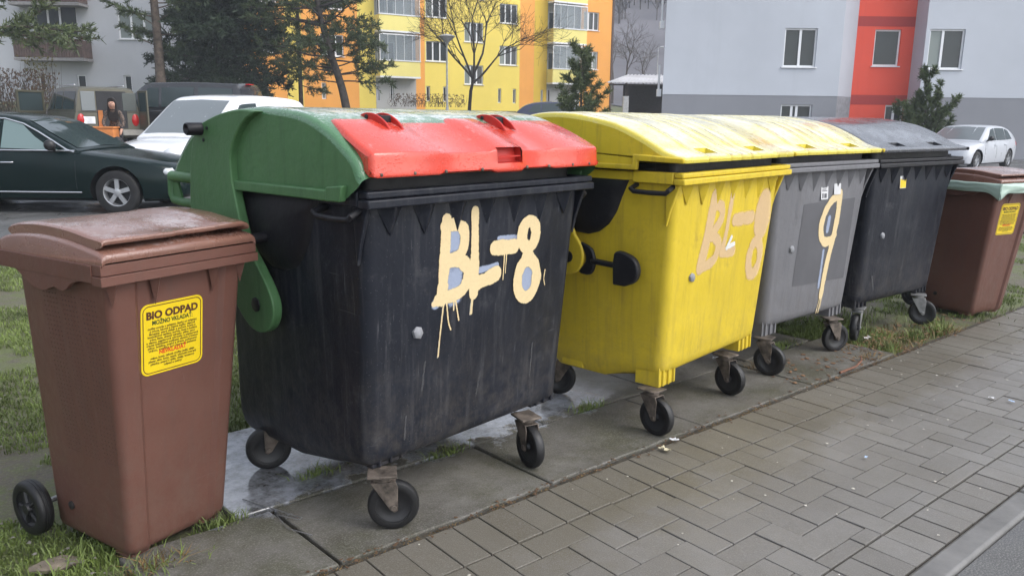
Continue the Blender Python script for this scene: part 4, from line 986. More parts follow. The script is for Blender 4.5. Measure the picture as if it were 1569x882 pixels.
def conifer(name, label, pos, trunk_pts, r0, limbs, mat, tuft=(.18, .014, 16), barkm='bark', group='trees between the car park and the blocks', twigs=6, sub=(.35, 1.0), dens=1.0):
    """limbs: list of (height fraction along the trunk, azimuth, length, rise, droop)"""
    root = thing(name, label, 'tree', pos, 0, group)
    tp = [Vector(p) for p in cat_rom(trunk_pts, 5)]; H = len(tp)-1
    mb = MB(); mb.tube(tp, [r0*(1-.75*i/H) for i in range(H+1)], 10); mb.build('trunk', G[barkm], root, 60)
    br = MB(); tf = []
    for f, az, L, rise, droop in limbs:
        i = min(H-1, int(f*H)); p = tp[i].lerp(tp[i+1], f*H-i)
        d = Vector((math.cos(az), math.sin(az), rise)); pts = limb_path(p, d, L, droop); rl = max(.012, .016*L)
        br.tube(pts, [rl*(1-.8*k/len(pts)) for k in range(len(pts))], 5, False)
        for k in range(1, len(pts)):
            t = k/(len(pts)-1)
            if t < sub[0]: continue
            tang = (pts[k]-pts[k-1]).normalized()
            tf.append((tuple(pts[k]), tuple(tang), 1))
            for q in range(twigs):
                sd = Vector((random.gauss(0, 1), random.gauss(0, 1), random.gauss(0, .5))); sd = (sd-tang*sd.dot(tang)).normalized()
                dd = (sd+tang*.7).normalized(); l2 = L*.30*(1.15-t*.6)*random.uniform(.4, 1)*sub[1]
                p0 = pts[k-1].lerp(pts[k], random.random()); e = p0+dd*l2
                br.tube([p0, p0.lerp(e, .5)+Vector((0, 0, .02)), e], [.008, .006, .004], 3, False)
                m = max(2, int(l2/.16*dens))
                for z in range(m):
                    if random.random() < .9: tf.append((tuple(p0.lerp(e, (z+1)/m)), tuple(dd), random.uniform(.7, 1.15)))
        tf.append((tuple(pts[-1]), tuple((pts[-1]-pts[-2]).normalized()), 1.1))
    br.build('branches', G[barkm], root, 0)
    needles('needles', tf, G[mat], root, tuft[2], tuft[0], tuft[1]); return root
def spread(n, f0, f1, L0, L1, rise=(-.1, .25), droop=0., az=None):
    out = []
    for i in range(n):
        f = f0+(f1-f0)*(i+random.random())/n; t = (f-f0)/(f1-f0)
        out.append((f, (i*2.4+random.random()) if az is None else random.uniform(*az), (L0+(L1-L0)*t)*random.uniform(.75, 1.2), random.uniform(*rise), droop))
    return out
Hh = R(-39.84)   # azimuth of "to the right" as seen from the row of bins
def px(x, y, d):
    """place found by its bearing (as read off the survey photo) at a known distance"""
    return ((x-788)*.000804*d, 1.537+(174+.0112*x-y)*d*k_)
# pine with bare trunk beside the off-road car
lat, _ = px(250, 0, 40); p = site(lat, 40)
conifer('pine_tree', 'tall pine with straight bare trunk and sparse tufts next to the grey block', p, [(0, 0, -.2), (.05, 0, 3), (0, 0, 6), (.1, .1, 10), (.1, .1, 13)], .26,
    spread(16, .22, .6, 2.0, 3.2, (.0, .4), .03)+spread(26, .6, 1, 3.2, 1.2, (.1, .5), .03), 'pine', (.22, .022, 12), twigs=4, sub=(.45, .8))
# old pine reaching in from the left edge
lat, _ = px(-45, 0, 33); p = site(lat, 33)
conifer('pine_tree', 'old pine reaching into the left edge with long low branches before the brown balcony', p, [(0, 0, -.2), (.1, 0, 3), (.2, 0, 6), (.1, 0, 9.5)], .24,
    [(.335, Hh+.05, 5.2, .02, -.012), (.345, Hh-.25, 5.0, .0, -.01), (.35, Hh+.4, 4.6, .0, -.01), (.34, Hh-.02, 4.4, .03, -.015), (.355, Hh-.12, 4.2, .02, -.012), (.44, Hh+.1, 2.6, .1, 0), (.5, Hh-.3, 3.0, .25, 0)]+[(.67+.02*k, Hh+random.uniform(-.5, .5), 4.4, .02, .0) for k in range(7)]+spread(16, .7, 1, 3.4, 1.5, (.1, .5), 0), 'pine_light', (.24, .026, 13), twigs=6, sub=(.35, .6), dens=1.0)
# broad dark spruce
lat, _ = px(343, 0, 43); p = site(lat, 43)
lim = []
for i in range(150):
    f = .10+.86*(i/150)**.85; L = 4.3*(1-f)**.75*random.uniform(.7, 1.1)+.4; L = min(L, 3.5)
    lim.append((f, i*2.4+random.random()*.5, L, random.uniform(-.30, .05), -.035))
conifer('spruce_tree', 'broad dark spruce with drooping boughs beside the orange wall', p, [(0, 0, -.2), (0, 0, 5), (.05, 0, 10), (0, 0, 16)], .26, lim, 'spruce', (.26, .036, 11), 'bark_dark', twigs=7, sub=(.12, 1.05), dens=.95)
# leaning pine and a thin one next to it
lat, _ = px(528, 0, 41); p = site(lat, 41); sx_ = .000804*41; zx = 41*k_
LD = Vector((math.sin(HEAD), -math.cos(HEAD), 0))
def lean(l, z): v = LD*l; return (v.x, v.y, z)
conifer('pine_tree', 'leaning pine with dark crooked trunk before the yellow balconies', p, [lean(.25, -.2), lean(-.05, 1.6), lean(-.65, 3.6), lean(-1.1, 5.6), lean(-1.25, 8), lean(-1.2, 10.5)], .23,
    [(.24, Hh, 2.6, .15, .02), (.27, Hh+.3, 2.2, .1, .02), (.23, Hh+3.0, 2.4, .1, .02), (.3, Hh+2.9, 3.0, .1, 0), (.34, Hh-.2, 3.0, .02, .0), (.36, Hh+3.3, 3.4, .1, -.02), (.42, Hh+3.1, 3.8, .1, -.02), (.42, Hh+.1, 2.8, -.05, .02), (.48, Hh-.3, 3.0, .1, 0), (.52, Hh+3.2, 3.6, .1, -.01)]+spread(30, .26, .75, 2.4, 3.4, (-.1, .3), .01)+spread(24, .55, 1, 3.4, 1.2, (.1, .5), .01), 'pine', (.22, .022, 12), 'bark_dark', twigs=5, sub=(.35, .85))
lat, _ = px(463, 0, 44); p = site(lat, 44)
conifer('pine_tree', 'slender pine with thin straight trunk left of the leaning pine', p, [(0, 0, -.2), (.02, 0, 4), (0, 0, 8), (0, 0, 12)], .13, spread(34, .14, .7, 1.8, 2.4, (-.1, .3), .0)+spread(24, .6, 1, 2.4, .9, (.1, .5), 0), 'pine_light', (.21, .02, 11), twigs=4, sub=(.3, .8))
# young pine before the orange corner
lat, zt = px(890, 70, 31); p = site(lat, 31)
conifer('pine_tree', 'young bushy pine in front of the orange corner of the yellow block', p, [(0, 0, -.1), (.03, 0, 1.4), (.0, 0, 2.8), (.04, 0, zt-p.z)], .07, spread(16, .08, .4, 1.6, 1.3, (.2, .8), .07)+spread(15, .4, .9, 1.1, .5, (.6, 1.3), .07), 'pine_light', (.16, .013, 17), 'bark_dark', twigs=4, sub=(.3, .8), dens=1.1)
# dwarf pine shrub on the right
lat, zt = px(1417, 103, 33.2); p = site(lat, 33.2)
conifer('dwarf_pine', 'dwarf mountain pine with upright candles near the silver car', p, [(0, 0, -.1), (.05, 0, 1.2), (-.05, 0, 2.4), (-.0, 0, zt-p.z)], .06, spread(26, .06, .42, 2.0, 1.7, (.3, 1.1), .10)+spread(9, .45, .9, .9, .5, (.9, 1.8), .08), 'dwarf', (.15, .013, 30), 'bark_dark', twigs=3, sub=(.4, .5), dens=1.2)
# bare trees
def bare_tree(label, pos, h, spreadk, r0, levels=4, forks=None, mat='bark_dark', group='bare winter trees', name='bare_tree'):
    root = thing(name, label, 'tree', pos, 0, group); mb = MB(); tw = MB()
    def grow(p, d, L, r, lv):
        pts = limb_path(p, d, L, .02 if lv > 1 else .05, .10 if lv > 1 else .16, 5)
        (mb if lv >= levels-1 else tw).tube(pts, [max(.0055, r*(1-.5*k/5)) for k in range(6)], 7 if lv >= levels-1 else 4, False)
        if lv == 0: return
        n = 4 if lv >= levels-1 else 5
        for q in range(n):
            k = random.randint(2, 5) if q else 5; t = (pts[k]-pts[k-1]).normalized()
            sd = Vector((random.gauss(0, 1), random.gauss(0, 1), random.gauss(0, .6))); sd = (sd-t*sd.dot(t)).normalized()
            grow(pts[k], t*(.8 if q else 1.3)+sd*spreadk, L*random.uniform(.55, .8), r*.5, lv-1)
    if forks:
        tr, ls = forks
        mb.tube([Vector(q) for q in tr], [r0*(1-.15*i) for i in range(len(tr))], 10)
        for (p, d, L) in ls: grow(p, d, L, r0*.62, levels)
    else:
        mb.tube([(0, 0, -.2), (0, 0, h*.3)], [r0, r0*.8], 8); grow((0, 0, h*.3), (0, 0, 1), h*.28, r0*.75, levels)
    mb.build('trunk', G[mat], root, 60); tw.build('twigs', G['twig'] if mat != 'bark_dark' else G['bark_dark'], root, 0); return root
lat, _ = px(722, 0, 47); p = site(lat, 47); k47 = 47*k_
zb = lambda y: 1.537+(182-y)*k47-p.z
bare_tree('bare winter tree with forked trunk beside the street lamp', p, 9, .62, .115, 4, ([lean(-.15, -.2), lean(.0, zb(140)), lean(.15, zb(122))],
    [(lean(.15, zb(122)), (LD*-.42+Vector((0, 0, 1))), 3.2), (lean(.15, zb(122)), (LD*.12+Vector((.1, .1, 1))), 3.4), (lean(.1, zb(128)), (LD*1.0+Vector((0, 0, .75))), 2.6), (lean(.2, zb(112)), (LD*.45+Vector((.1, .1, 1))), 3.0), (lean(0.1, zb(120)), (LD*-.9+Vector((0, 0, .8))), 2.4)]))
for (x, d, h, lb) in ((958, 92, 11.5, 'tall pale bare tree behind the shed'), (985, 105, 9, 'bushy bare tree right of the tall one behind the shed'), (938, 110, 10, 'bare tree beside the orange corner behind the shed')):
    lat, _ = px(x, 0, d); p = site(lat, d); bare_tree(lb, p, h, .55, .16, 4, None, 'twig')
def bush(label, pos, wx, wy, h, mats, n=500, rz=0, name='hedge', cat='hedge'):
    root = thing(name, label, cat, pos, rz); mb = MB(); tf = []
    for i in range(int(n*.25)):
        x, y = random.uniform(-wx, wx), random.uniform(-wy, wy); e = Vector((x+random.gauss(0, .25), y+random.gauss(0, .25), h*random.uniform(.5, 1.05)))
        mb.tube([(x, y, -.1), Vector((x, y, -.1)).lerp(e, .5)+Vector((random.gauss(0, .08), random.gauss(0, .08), 0)), e], [.012, .009, .004], 3, False)
    mb.build('stems', G['twig'], root, 0)
    for i in range(n): tf.append(((random.uniform(-wx, wx), random.uniform(-wy, wy), h*random.uniform(.1, 1)), (0, 0, .5), random.uniform(.7, 1.2)))
    needles('leaves', tf, G[mats], root, 6, .09, .016); return root
lat, _ = px(28, 0, 34); bush('low brown leafless hedge at the foot of the plain grey block', site(lat, 34), 1.6, .6, 1.75, 'bushleaf', 700, FR)
lat, _ = px(66, 0, 35); bush('yellow green shrub above the brown hedge', site(lat, 35), .55, .5, 2.3, 'bushgreen', 160, FR, 'shrub', 'shrub')
lat, _ = px(655, 0, 57); bush('low reddish bare hedge along the foot of the yellow block', site(lat, 57)+Vector((0, 0, .25)), 2.6, .4, .75, 'bushleaf', 420, FR)

# ------------------------------------------------------------------ street lamps
def street_lamp(label, x, ytop, d, cone=True):
    lat, zt = px(x, ytop, d); p = site(lat, d); H = zt-p.z; root = thing('street_lamp', label, 'street lamp', p)
    mb = MB(); mb.tube([(0, 0, -.1), (0, 0, .9), (0, 0, .92), (0, 0, H-.45)], [.085, .085, .06, .045], 12); mb.build('post', plain('lamp post paint', (.36, .36, .35), .6), root, 60)
    if cone:
        mb = MB(); mb.lathe([(.06, -.45), (.09, -.36), (.40, -.10), (.42, -.06)], (0, 0, H), (0, 0, 1), 24); mb.build('lamp_shade', plain('lamp glass', (.34, .34, .33), .3), root, 50)
        mb = MB(); mb.lathe([(.45, -.06), (.46, -.03), (.30, .03), (.08, .08)], (0, 0, H), (0, 0, 1), 24); mb.build('lamp_cap', plain('lamp cap', (.42, .42, .41), .5), root, 50)
    else:
        mb = MB(); v = LD*.5; mb.tube([(0, 0, H-.5), (0, 0, H-.1), tuple(v*.5+Vector((0, 0, H)))], .04, 8); mb.tube([tuple(v*.5+Vector((0, 0, H))), tuple(v*1.1+Vector((0, 0, H+.02)))], [.07, .09], 8); mb.build('lamp_head', plain('lamp head', (.5, .5, .52), .5), root, 50)
street_lamp('park lamp with a conical glass head in front of the yellow block', 686, 57, 44)
street_lamp('thin pale street lamp above the shed roof', 1004, 74, 88, False)

# ------------------------------------------------------------------ vehicles
G['tyre'] = plain('car tyre', (.014, .014, .015), .75, 0, .3, 9, .2); G['alloy'] = plain('alloy wheel', (.50, .51, .53), .3, .7, .08); G['carblack'] = plain('black trim', (.012, .012, .013), .45)
G['chrome'] = plain('bright trim', (.62, .63, .65), .18, .85, .05); G['carglass'] = NT('car glass').fin((.035, .05, .052), .04); G['carglass_light'] = NT('pale reflection glass').fin((.15, .17, .18), .10)  # lighter car glass has a whitish reflection painted into its colour
G['lens'] = NT('lamp lens').fin((.55, .57, .6), .08); G['redlens'] = NT('red lamp lens').fin((.42, .012, .012), .12); G['plate'] = plain('number plate', (.66, .67, .68), .5); G['interior'] = plain('car interior', (.02, .02, .022), .8)
G['tealglass'] = NT('teal reflection glass').fin((.15, .21, .21), .1)  # teal colour stands for the bright reflection on the estate car windows
def paint(name, col, rough=.22, coat=.8):
    n = NT(name); m = n.fin(n.mix(n.ramp(n.noise(2, 4), .3, .7), tuple(x*.93 for x in col), col), n.math('ADD', rough-.05, n.math('MULTIPLY', n.noise(3, 5), .12)), n.bump(n.noise(90, 2), .04, .003))
    n.b.inputs['Coat Weight'].default_value = coat; n.b.inputs['Coat Roughness'].default_value = .05; return m
def interp(tab, x):
    xs_ = [t[0] for t in tab]
    return [float(np.interp(x, xs_, [t[i] for t in tab])) for i in range(1, len(tab[0]))]
def car(name, label, cat, loc, rz, P, group='parked cars'):
    """P: deck = (x, deck height, half width) from rear to front; house = (x, roof height); wheels, windows ..."""
    root = thing(name, label, cat, loc, rz, group); col = P['paint']; zb = P.get('zb', .2)
    deck = P['deck']; xs_ = np.linspace(deck[0][0], deck[-1][0], 46)
    dk = [t for t in cat_rom(deck, 6)]
    mb = MB(); rings = []
    for x in xs_:
        zt, hw = interp(dk, x); e = min(x-xs_[0], xs_[-1]-x); lift = .10*max(0, 1-e/.25)**1.5; z0 = zb+lift
        half = [(0, z0), (hw*.86, z0), (hw*.955, z0+.05), (hw*.985, z0+.16), (hw, z0+(zt-z0)*.42), (hw*.995, z0+(zt-z0)*.62), (hw*.97, zt-.09), (hw*.945, zt-.035), (hw*.88, zt-.004), (hw*.5, zt+.016), (0, zt+.022)]
        rings.append([(x, y, z) for y, z in half]+[(x, -y, z) for y, z in half[-2:0:-1]])
    mb.loft(rings); body = mb.build('body', [col, G['carblack']], root, 50)
    r = P['r']
    for ax in P['axles']:
        cm = MB(); cm.lathe([(r+.055, -1.4), (r+.055, 1.4)], (ax, 0, r+.01), (0, 1, 0), 36); co = cm.build('cutter', G['carblack'], root, 0)
        bm_ = body.modifiers.new('arch', 'BOOLEAN'); bm_.object = co; bm_.operation = 'DIFFERENCE'; bm_.solver = 'EXACT'
        if hasattr(bm_, 'material_mode'): bm_.material_mode = 'TRANSFER'
        dg = bpy.context.evaluated_depsgraph_get(); me = bpy.data.meshes.new_from_object(body.evaluated_get(dg)); body.modifiers.clear(); body.data = me; me.name = 'body'
        bpy.data.objects.remove(co)
    me = body.data; me.set_sharp_from_angle(angle=R(38))
    mi = MB(); mi.box(deck[0][0]+.3, deck[-1][0]-.3, -deck[1][2]*.66, deck[1][2]*.66, zb+.06, zb+.42); mi.build('underbody', G['carblack'], root, 0)
    # upper body
    hs = P['house']; hk = cat_rom(hs, 5) if P.get('smooth', True) else hs; tum = P.get('tumble', .30); hx = np.linspace(hs[0][0], hs[-1][0], 40)
    def sect(x):
        zt, hw = interp(dk, x); zr = max(interp(hk, x)[0], zt+.012); wb = hw*.945; wr = wb-tum*(zr-zt); return zt-.01, zr, wb, wr
    mb = MB(); rings = []
    for x in hx:
        zt, zr, wb, wr = sect(x); h = zr-zt; c = min(.055, h*.3)
        half = [(wb, zt-.02), (wb-tum*(h-c)*1.0, zr-c), (wr-.035, zr-c*.3), (wr-.12, zr), (wr*.5, zr+.018), (0, zr+.024)]
        rings.append([(x, y, z) for y, z in half]+[(x, -y, z) for y, z in half[-2::-1]])
    mb.loft(rings, True, True, True); mb.build('roof', col, root, 50)
    def side_pt(x, f, s, o=.006):
        zt, zr, wb, wr = sect(x); h = zr-zt; c = min(.055, h*.3); return (x, s*(wb-tum*(h-c)*f+o), zt+(h-c)*f)
    def side_panel(name, poly, mat, s, o=.006, n=7):
        """poly: (x, fraction of glass height) lower and upper edges, sampled into a strip"""
        lo, hi = poly; V = []; F = []
        for i in range(n+1):
            t = i/n
            a = (lo[0][0]+(lo[1][0]-lo[0][0])*t, lo[0][1]+(lo[1][1]-lo[0][1])*t); b = (hi[0][0]+(hi[1][0]-hi[0][0])*t, hi[0][1]+(hi[1][1]-hi[0][1])*t)
            for q in range(4): u_ = q/3; V.append(side_pt(a[0]+(b[0]-a[0])*u_, a[1]+(b[1]-a[1])*u_, s, o))
        for i in range(n):
            for q in range(3): F.append((i*4+q, i*4+4+q, i*4+5+q, i*4+q+1))
        return fast_mesh(name, V, F, mat, root, 1)
    for s in (-1, 1):
        for wdw in P['windows']: side_panel('window', wdw[:2], wdw[2] if len(wdw) > 2 else G['carglass'], s)
    for (xa, xb, m, nm) in P['screens']:
        V = []; F = []; n = 14; k = 10
        for i in range(n+1):
            x = xa+(xb-xa)*i/n; zt, zr, wb, wr = sect(x)
            for q in range(k+1):
                f = -1+2*q/k; y = f*(wr-.10); V.append((x, y, zr+.024-.024*min(1, abs(y)/max(.1, wr-.12))+.008))
        for i in range(n):
            for q in range(k): F.append((i*(k+1)+q, i*(k+1)+q+1, (i+1)*(k+1)+q+1, (i+1)*(k+1)+q))
        fast_mesh(nm, V, F, m, root, 1)
    # wheels
    for ax in P['axles']:
        for s in (-1, 1):
            y = s*(interp(dk, ax)[1]-.115); c = (ax, y, r)
            t = MB(); t.lathe([(r-.13, -.10), (r-.05, -.11), (r-.012, -.095), (r, -.06), (r, .06), (r-.012, .095), (r-.05, .11), (r-.13, .10)], c, (0, 1, 0), 40, True); ty = t.build('wheel', G['tyre'], root)
            h = MB(); rr = r-.125; h.lathe([(rr, -.095), (rr+.012, -.10), (rr-.012, -.09), (rr-.03, -.03), (rr-.03, .03), (rr-.012, .09), (rr+.012, .10), (rr, .095)], c, (0, 1, 0), 36, True)
            fy = y+s*.055
            for q in range(5):
                a = 2*math.pi*q/5+.3; e = Vector((math.cos(a), 0, math.sin(a))); g = Vector((-e.z, 0, e.x)); b0 = Vector((ax, fy, r))
                vs = [b0+e*.035+g*.032, b0+e*.035-g*.032, b0+e*(rr-.005)-g*.034, b0+e*(rr-.005)+g*.034]; vs += [v+Vector((0, s*.025, 0)) for v in vs]
                h.add(vs, [(0, 1, 2, 3), (4, 5, 6, 7), (0, 1, 5, 4), (1, 2, 6, 5), (2, 3, 7, 6), (3, 0, 4, 7)])
            h.lathe([(.065, -.015), (.06, .028), (.03, .034)], (ax, fy, r), (0, s, 0), 18); h.build('rim', P.get('rim', G['alloy']), ty)
            d_ = MB(); d_.lathe([(rr-.03, -.004), (rr-.03, .004)], (ax, y+s*.01, r), (0, 1, 0), 24); d_.build('brake_disc', G['interior'], ty, 0)
    def surf_side(x, z, s, o=.004):
        zt, hw = interp(dk, x); z0 = zb; half = [(hw*.955, z0+.05), (hw*.985, z0+.16), (hw, z0+(zt-z0)*.42), (hw*.995, z0+(zt-z0)*.62), (hw*.97, zt-.09), (hw*.945, zt-.035)]
        return (x, s*(float(np.interp(z, [q[1] for q in half], [q[0] for q in half]))+o), z)
    for s in (-1, 1):
        for (x, z0, z1) in P.get('seams', []):
            mb = MB(); mb.tube([surf_side(x+.0, z, s, 0) for z in np.linspace(z0, z1, 6)], .004, 5); mb.build('door_seam', G['carblack'], body, 0)
        for (x0, x1, z, rad, m) in P.get('trims', []):
            mb = MB(); mb.tube([surf_side(x, z, s) for x in np.linspace(x0, x1, 10)], rad, 6); mb.build('trim_strip', m, body)
        for (x, z) in P.get('handles', []):
            mb = MB(); mb.tube([surf_side(x-.09, z, s, 0), surf_side(x-.08, z, s, .028), surf_side(x+.08, z, s, .028), surf_side(x+.09, z, s, 0)], .013, 6); mb.build('door_handle', P.get('handle_mat', G['chrome']), body)
        if 'mirror' in P:
            x, z = P['mirror']; zt, hw = interp(dk, x); y = s*(hw+.07)
            mb = MB(); mb.lathe([(.03, -.08), (.075, -.055), (.085, 0), (.07, .05), (.03, .07)], (x, y, z+.09), (.35, s, 0), 14); mb.tube([(x, s*hw*.92, z), (x, y, z+.06)], .025, 6); mb.build('mirror', P.get('mirror_mat', G['carblack']), body, 50)
        for (x, y, z, sx, sy, sz, m, nm) in P.get('lamps', []):
            mb = MB(); mb.lathe([(.25, -.5), (.75, -.3), (1, 0), (.75, .3), (.25, .5)], (0, 0, 0), (1, 0, 0), 16); mb.v = [(x+v[0]*sx, s*(y+v[1]*sy), z+v[2]*sz) for v in mb.v]; mb.build(nm, m, body, 60)
    for nm, m, bx in P.get('boxes', []):
        mb = MB(); mb.box(*bx); mb.build(nm, m, body, 30, .01)
    return root, side_pt
# dark estate with alloy wheels
dk_paint = paint('dark green black paint', (.004, .012, .012), .16, .0); dk_paint.node_tree.nodes['Principled BSDF'].inputs['Specular IOR Level'].default_value = .22
P1 = dict(paint=dk_paint, r=.345, axles=(1.53, -1.53), zb=.2,
    deck=[(-2.62, .62, .70), (-2.55, .92, .84), (-2.2, 1.02, .96), (-1.4, 1.02, 1.0), (0, 1.0, 1.01), (.75, .985, 1.0), (1.3, .93, .99), (1.9, .85, .95), (2.25, .78, .87), (2.42, .70, .76), (2.50, .52, .64)],
    house=[(-2.45, 1.03), (-2.2, 1.32), (-1.8, 1.47), (-1.0, 1.535), (-.3, 1.53), (.1, 1.45), (.5, 1.24), (.98, .985)], tumble=.40,
    windows=[(((-.22, .05), (.72, .05)), ((-.22, .97), (.06, .97)), G['tealglass']), (((-1.25, .05), (-.28, .05)), ((-1.25, .97), (-.28, .97)), G['tealglass']), (((-2.05, .05), (-1.31, .05)), ((-1.95, .9), (-1.31, .95)))],
    screens=[(.12, .92, G['carglass'], 'windscreen')], seams=[(.93, .32, .93), (-.27, .3, .97), (-1.3, .45, .98)], handles=[(-.12, .80), (-1.12, .82)], mirror=(.62, .98),
    trims=[(-1.3, 1.0, .345, .012, G['chrome']), (-2.0, .93, .985, .013, G['chrome'])],
    lamps=[(2.27, .70, .665, .25, .17, .085, G['lens'], 'headlight'), (-2.52, .74, .85, .15, .14, .12, G['redlens'], 'tail_light')], boxes=[('grille', G['carblack'], (2.44, 2.512, -.4, .4, .36, .66)), ('number_plate', G['plate'], (2.51, 2.525, -.27, .27, .40, .51))])
a_ = R(-40)
def wheel_at(w_, local, rz):
    c, s_ = math.cos(rz), math.sin(rz); return (w_[0]-(local[0]*c-local[1]*s_), w_[1]-(local[0]*s_+local[1]*c), 0)
r_, sp = car('parked_car', 'dark green estate car with five-spoke alloy wheels at the left edge', 'car', wheel_at((3.26, 13.61), (1.53, -.90), a_), a_, P1)
for s in (-1, 1):   # bright arch over the side windows
    mb = MB(); mb.tube([sp(x, f, s, .008) for x, f in [(-2.02, .92), (-1.6, .99), (-.9, 1.0), (-.2, 1.0), (.1, .98), (.35, .97), (.6, .9), (.80, .4), (.92, .05)]], .014, 6); mb.build('window_trim', G['chrome'], r_)
# white van
wh = paint('white van paint', (.74, .75, .77), .25)
P2 = dict(paint=wh, r=.335, axles=(1.42, -1.5), zb=.22,
    deck=[(-2.45, 1.05, .88), (-2.35, 1.15, .97), (-1, 1.17, .99), (.55, 1.13, .99), (1.15, 1.07, .97), (1.75, .98, .93), (2.05, .88, .86), (2.2, .74, .78), (2.26, .55, .70)],
    house=[(-2.44, 1.2), (-2.38, 1.75), (-2.1, 1.93), (-1, 1.985), (-.1, 1.96), (.25, 1.86), (.7, 1.52), (1.25, 1.09)], tumble=.16,
    windows=[(((-.45, .08), (.78, .08)), ((-.45, .86), (.12, .86)), G['carglass'])], screens=[(.27, 1.16, G['carglass_light'], 'windscreen')], seams=[(.75, .35, 1.05), (-.5, .35, 1.1)], mirror=(.62, 1.12), rim=plain('steel wheel', (.22, .22, .23), .5, .4), handles=[(-.35, .98)], handle_mat=G['carblack'],
    lamps=[(2.02, .66, .80, .30, .17, .12, G['lens'], 'headlight'), (-2.42, .86, 1.0, .1, .1, .25, G['redlens'], 'tail_light')], boxes=[('grille', G['carblack'], (2.10, 2.225, -.46, .46, .66, .80)), ('grille', G['chrome'], (2.12, 2.232, -.44, .44, .745, .757)), ('number_plate', G['plate'], (2.25, 2.275, -.28, .28, .47, .58)), ('bumper_grille', G['carblack'], (2.05, 2.262, -.6, .6, .27, .40)), ('wiper', G['carblack'], (1.14, 1.17, -.5, .1, 1.12, 1.14))])
lat, _ = px(203, 0, 15.7); pv_ = site(lat, 15.7, 0); av = R(211)
car('parked_van', 'white panel van with pale windscreen behind the dark estate car', 'van', (pv_.x-2.26*math.cos(av), pv_.y-2.26*math.sin(av), 0), av, P2)
# silver hatchback on the right
sv = paint('silver paint', (.50, .52, .56), .28)
P3 = dict(paint=sv, r=.33, axles=(1.38, -1.38), zb=.2,
    deck=[(-2.2, .75, .78), (-2.1, .98, .88), (-1.2, 1.0, .95), (.6, .98, .96), (1.3, .93, .93), (1.8, .84, .88), (2.05, .72, .78), (2.12, .5, .66)],
    house=[(-2.12, 1.0), (-1.75, 1.30), (-1.2, 1.46), (-.4, 1.50), (.2, 1.45), (.65, 1.24), (1.15, .96)], tumble=.36,
    windows=[(((-.05, .06), (.82, .06)), ((-.05, .94), (.25, .94))), (((-.95, .06), (-.11, .06)), ((-.95, .94), (-.11, .94))), (((-1.6, .15), (-1.01, .06)), ((-1.35, .85), (-1.01, .94)))],
    screens=[(.27, 1.08, G['carglass_light'], 'windscreen')], seams=[(.9, .35, .9), (-.08, .3, .95), (-1.0, .4, .95)], mirror=(.72, .98), handles=[(.05, .84), (-.85, .85)], handle_mat=sv,
    lamps=[(1.92, .64, .68, .25, .17, .1, G['lens'], 'headlight'), (-2.08, .76, .85, .15, .12, .14, G['redlens'], 'tail_light')], boxes=[('grille', G['carblack'], (1.98, 2.125, -.35, .35, .42, .56))])
lat, _ = px(1486, 0, 28.6); ps_ = site(lat, 28.6); car('parked_car', 'silver hatchback parked beyond the far brown bin', 'car', ps_, R(-39.84+180+40), P3)
# off-road car seen from behind with doors open
ol = paint('olive paint', (.075, .07, .045), .35, .4); ol2 = plain('silver bumper', (.22, .21, .19), .5, .2)
P4 = dict(paint=ol, r=.40, axles=(1.45, -1.45), zb=.42, smooth=False, rim=G['alloy'],
    deck=[(-2.45, 1.24, .96), (-2.4, 1.25, .99), (0, 1.27, 1.0), (1.0, 1.25, 1.0), (1.4, 1.22, .98), (2.2, 1.15, .95), (2.45, 1.0, .9)],
    house=[(-2.45, 1.93), (-2.40, 1.99), (-1, 2.03), (.1, 2.02), (.3, 1.97), (1.0, 1.27)], tumble=.20,
    windows=[(((-2.25, .1), (-1.0, .1)), ((-2.25, .88), (-1.0, .88))), (((-.9, .1), (-.1, .1)), ((-.9, .88), (-.1, .88))), (((0, .1), (.75, .1)), ((0, .88), (.25, .88)))],
    screens=[(.33, .95, G['carglass'], 'windscreen')], seams=[(-.95, .6, 1.2)], trims=[(-2.3, 1.3, .72, .03, ol2)],
    lamps=[(-2.46, .80, 1.0, .1, .11, .19, G['redlens'], 'tail_light')],
    boxes=[('rear_bumper', ol2, (-2.62, -2.40, -.98, .98, .52, .70)), ('boot_opening', G['interior'], (-2.47, -2.44, -.56, .32, .74, 1.88)), ('rear_window', G['carglass_light'], (-2.475, -2.455, .36, .76, 1.28, 1.86)), ('number_plate', G['plate'], (-2.49, -2.465, .40, .74, .88, 1.10)), ('rear_window', G['carglass'], (-2.475, -2.455, -.86, -.44, 1.28, 1.84)),
           ('roof_rail', G['chrome'], (-1.8, -.2, .70, .74, 2.05, 2.09)), ('roof_rail', G['chrome'], (-1.8, -.2, -.74, -.70, 2.05, 2.09)), ('wheel_arch_trim', ol2, (-1.95, -1.88, .985, 1.02, .55, 1.0))])
lat, _ = px(166, 0, 25.6); po = site(lat, 25.6); ao = R(93)
r_, sp = car('off_road_car', 'olive off-road car with its doors open seen from behind', 'off-road car', po+Vector((2.4*math.cos(ao), 2.4*math.sin(ao), .0)), ao, P4)
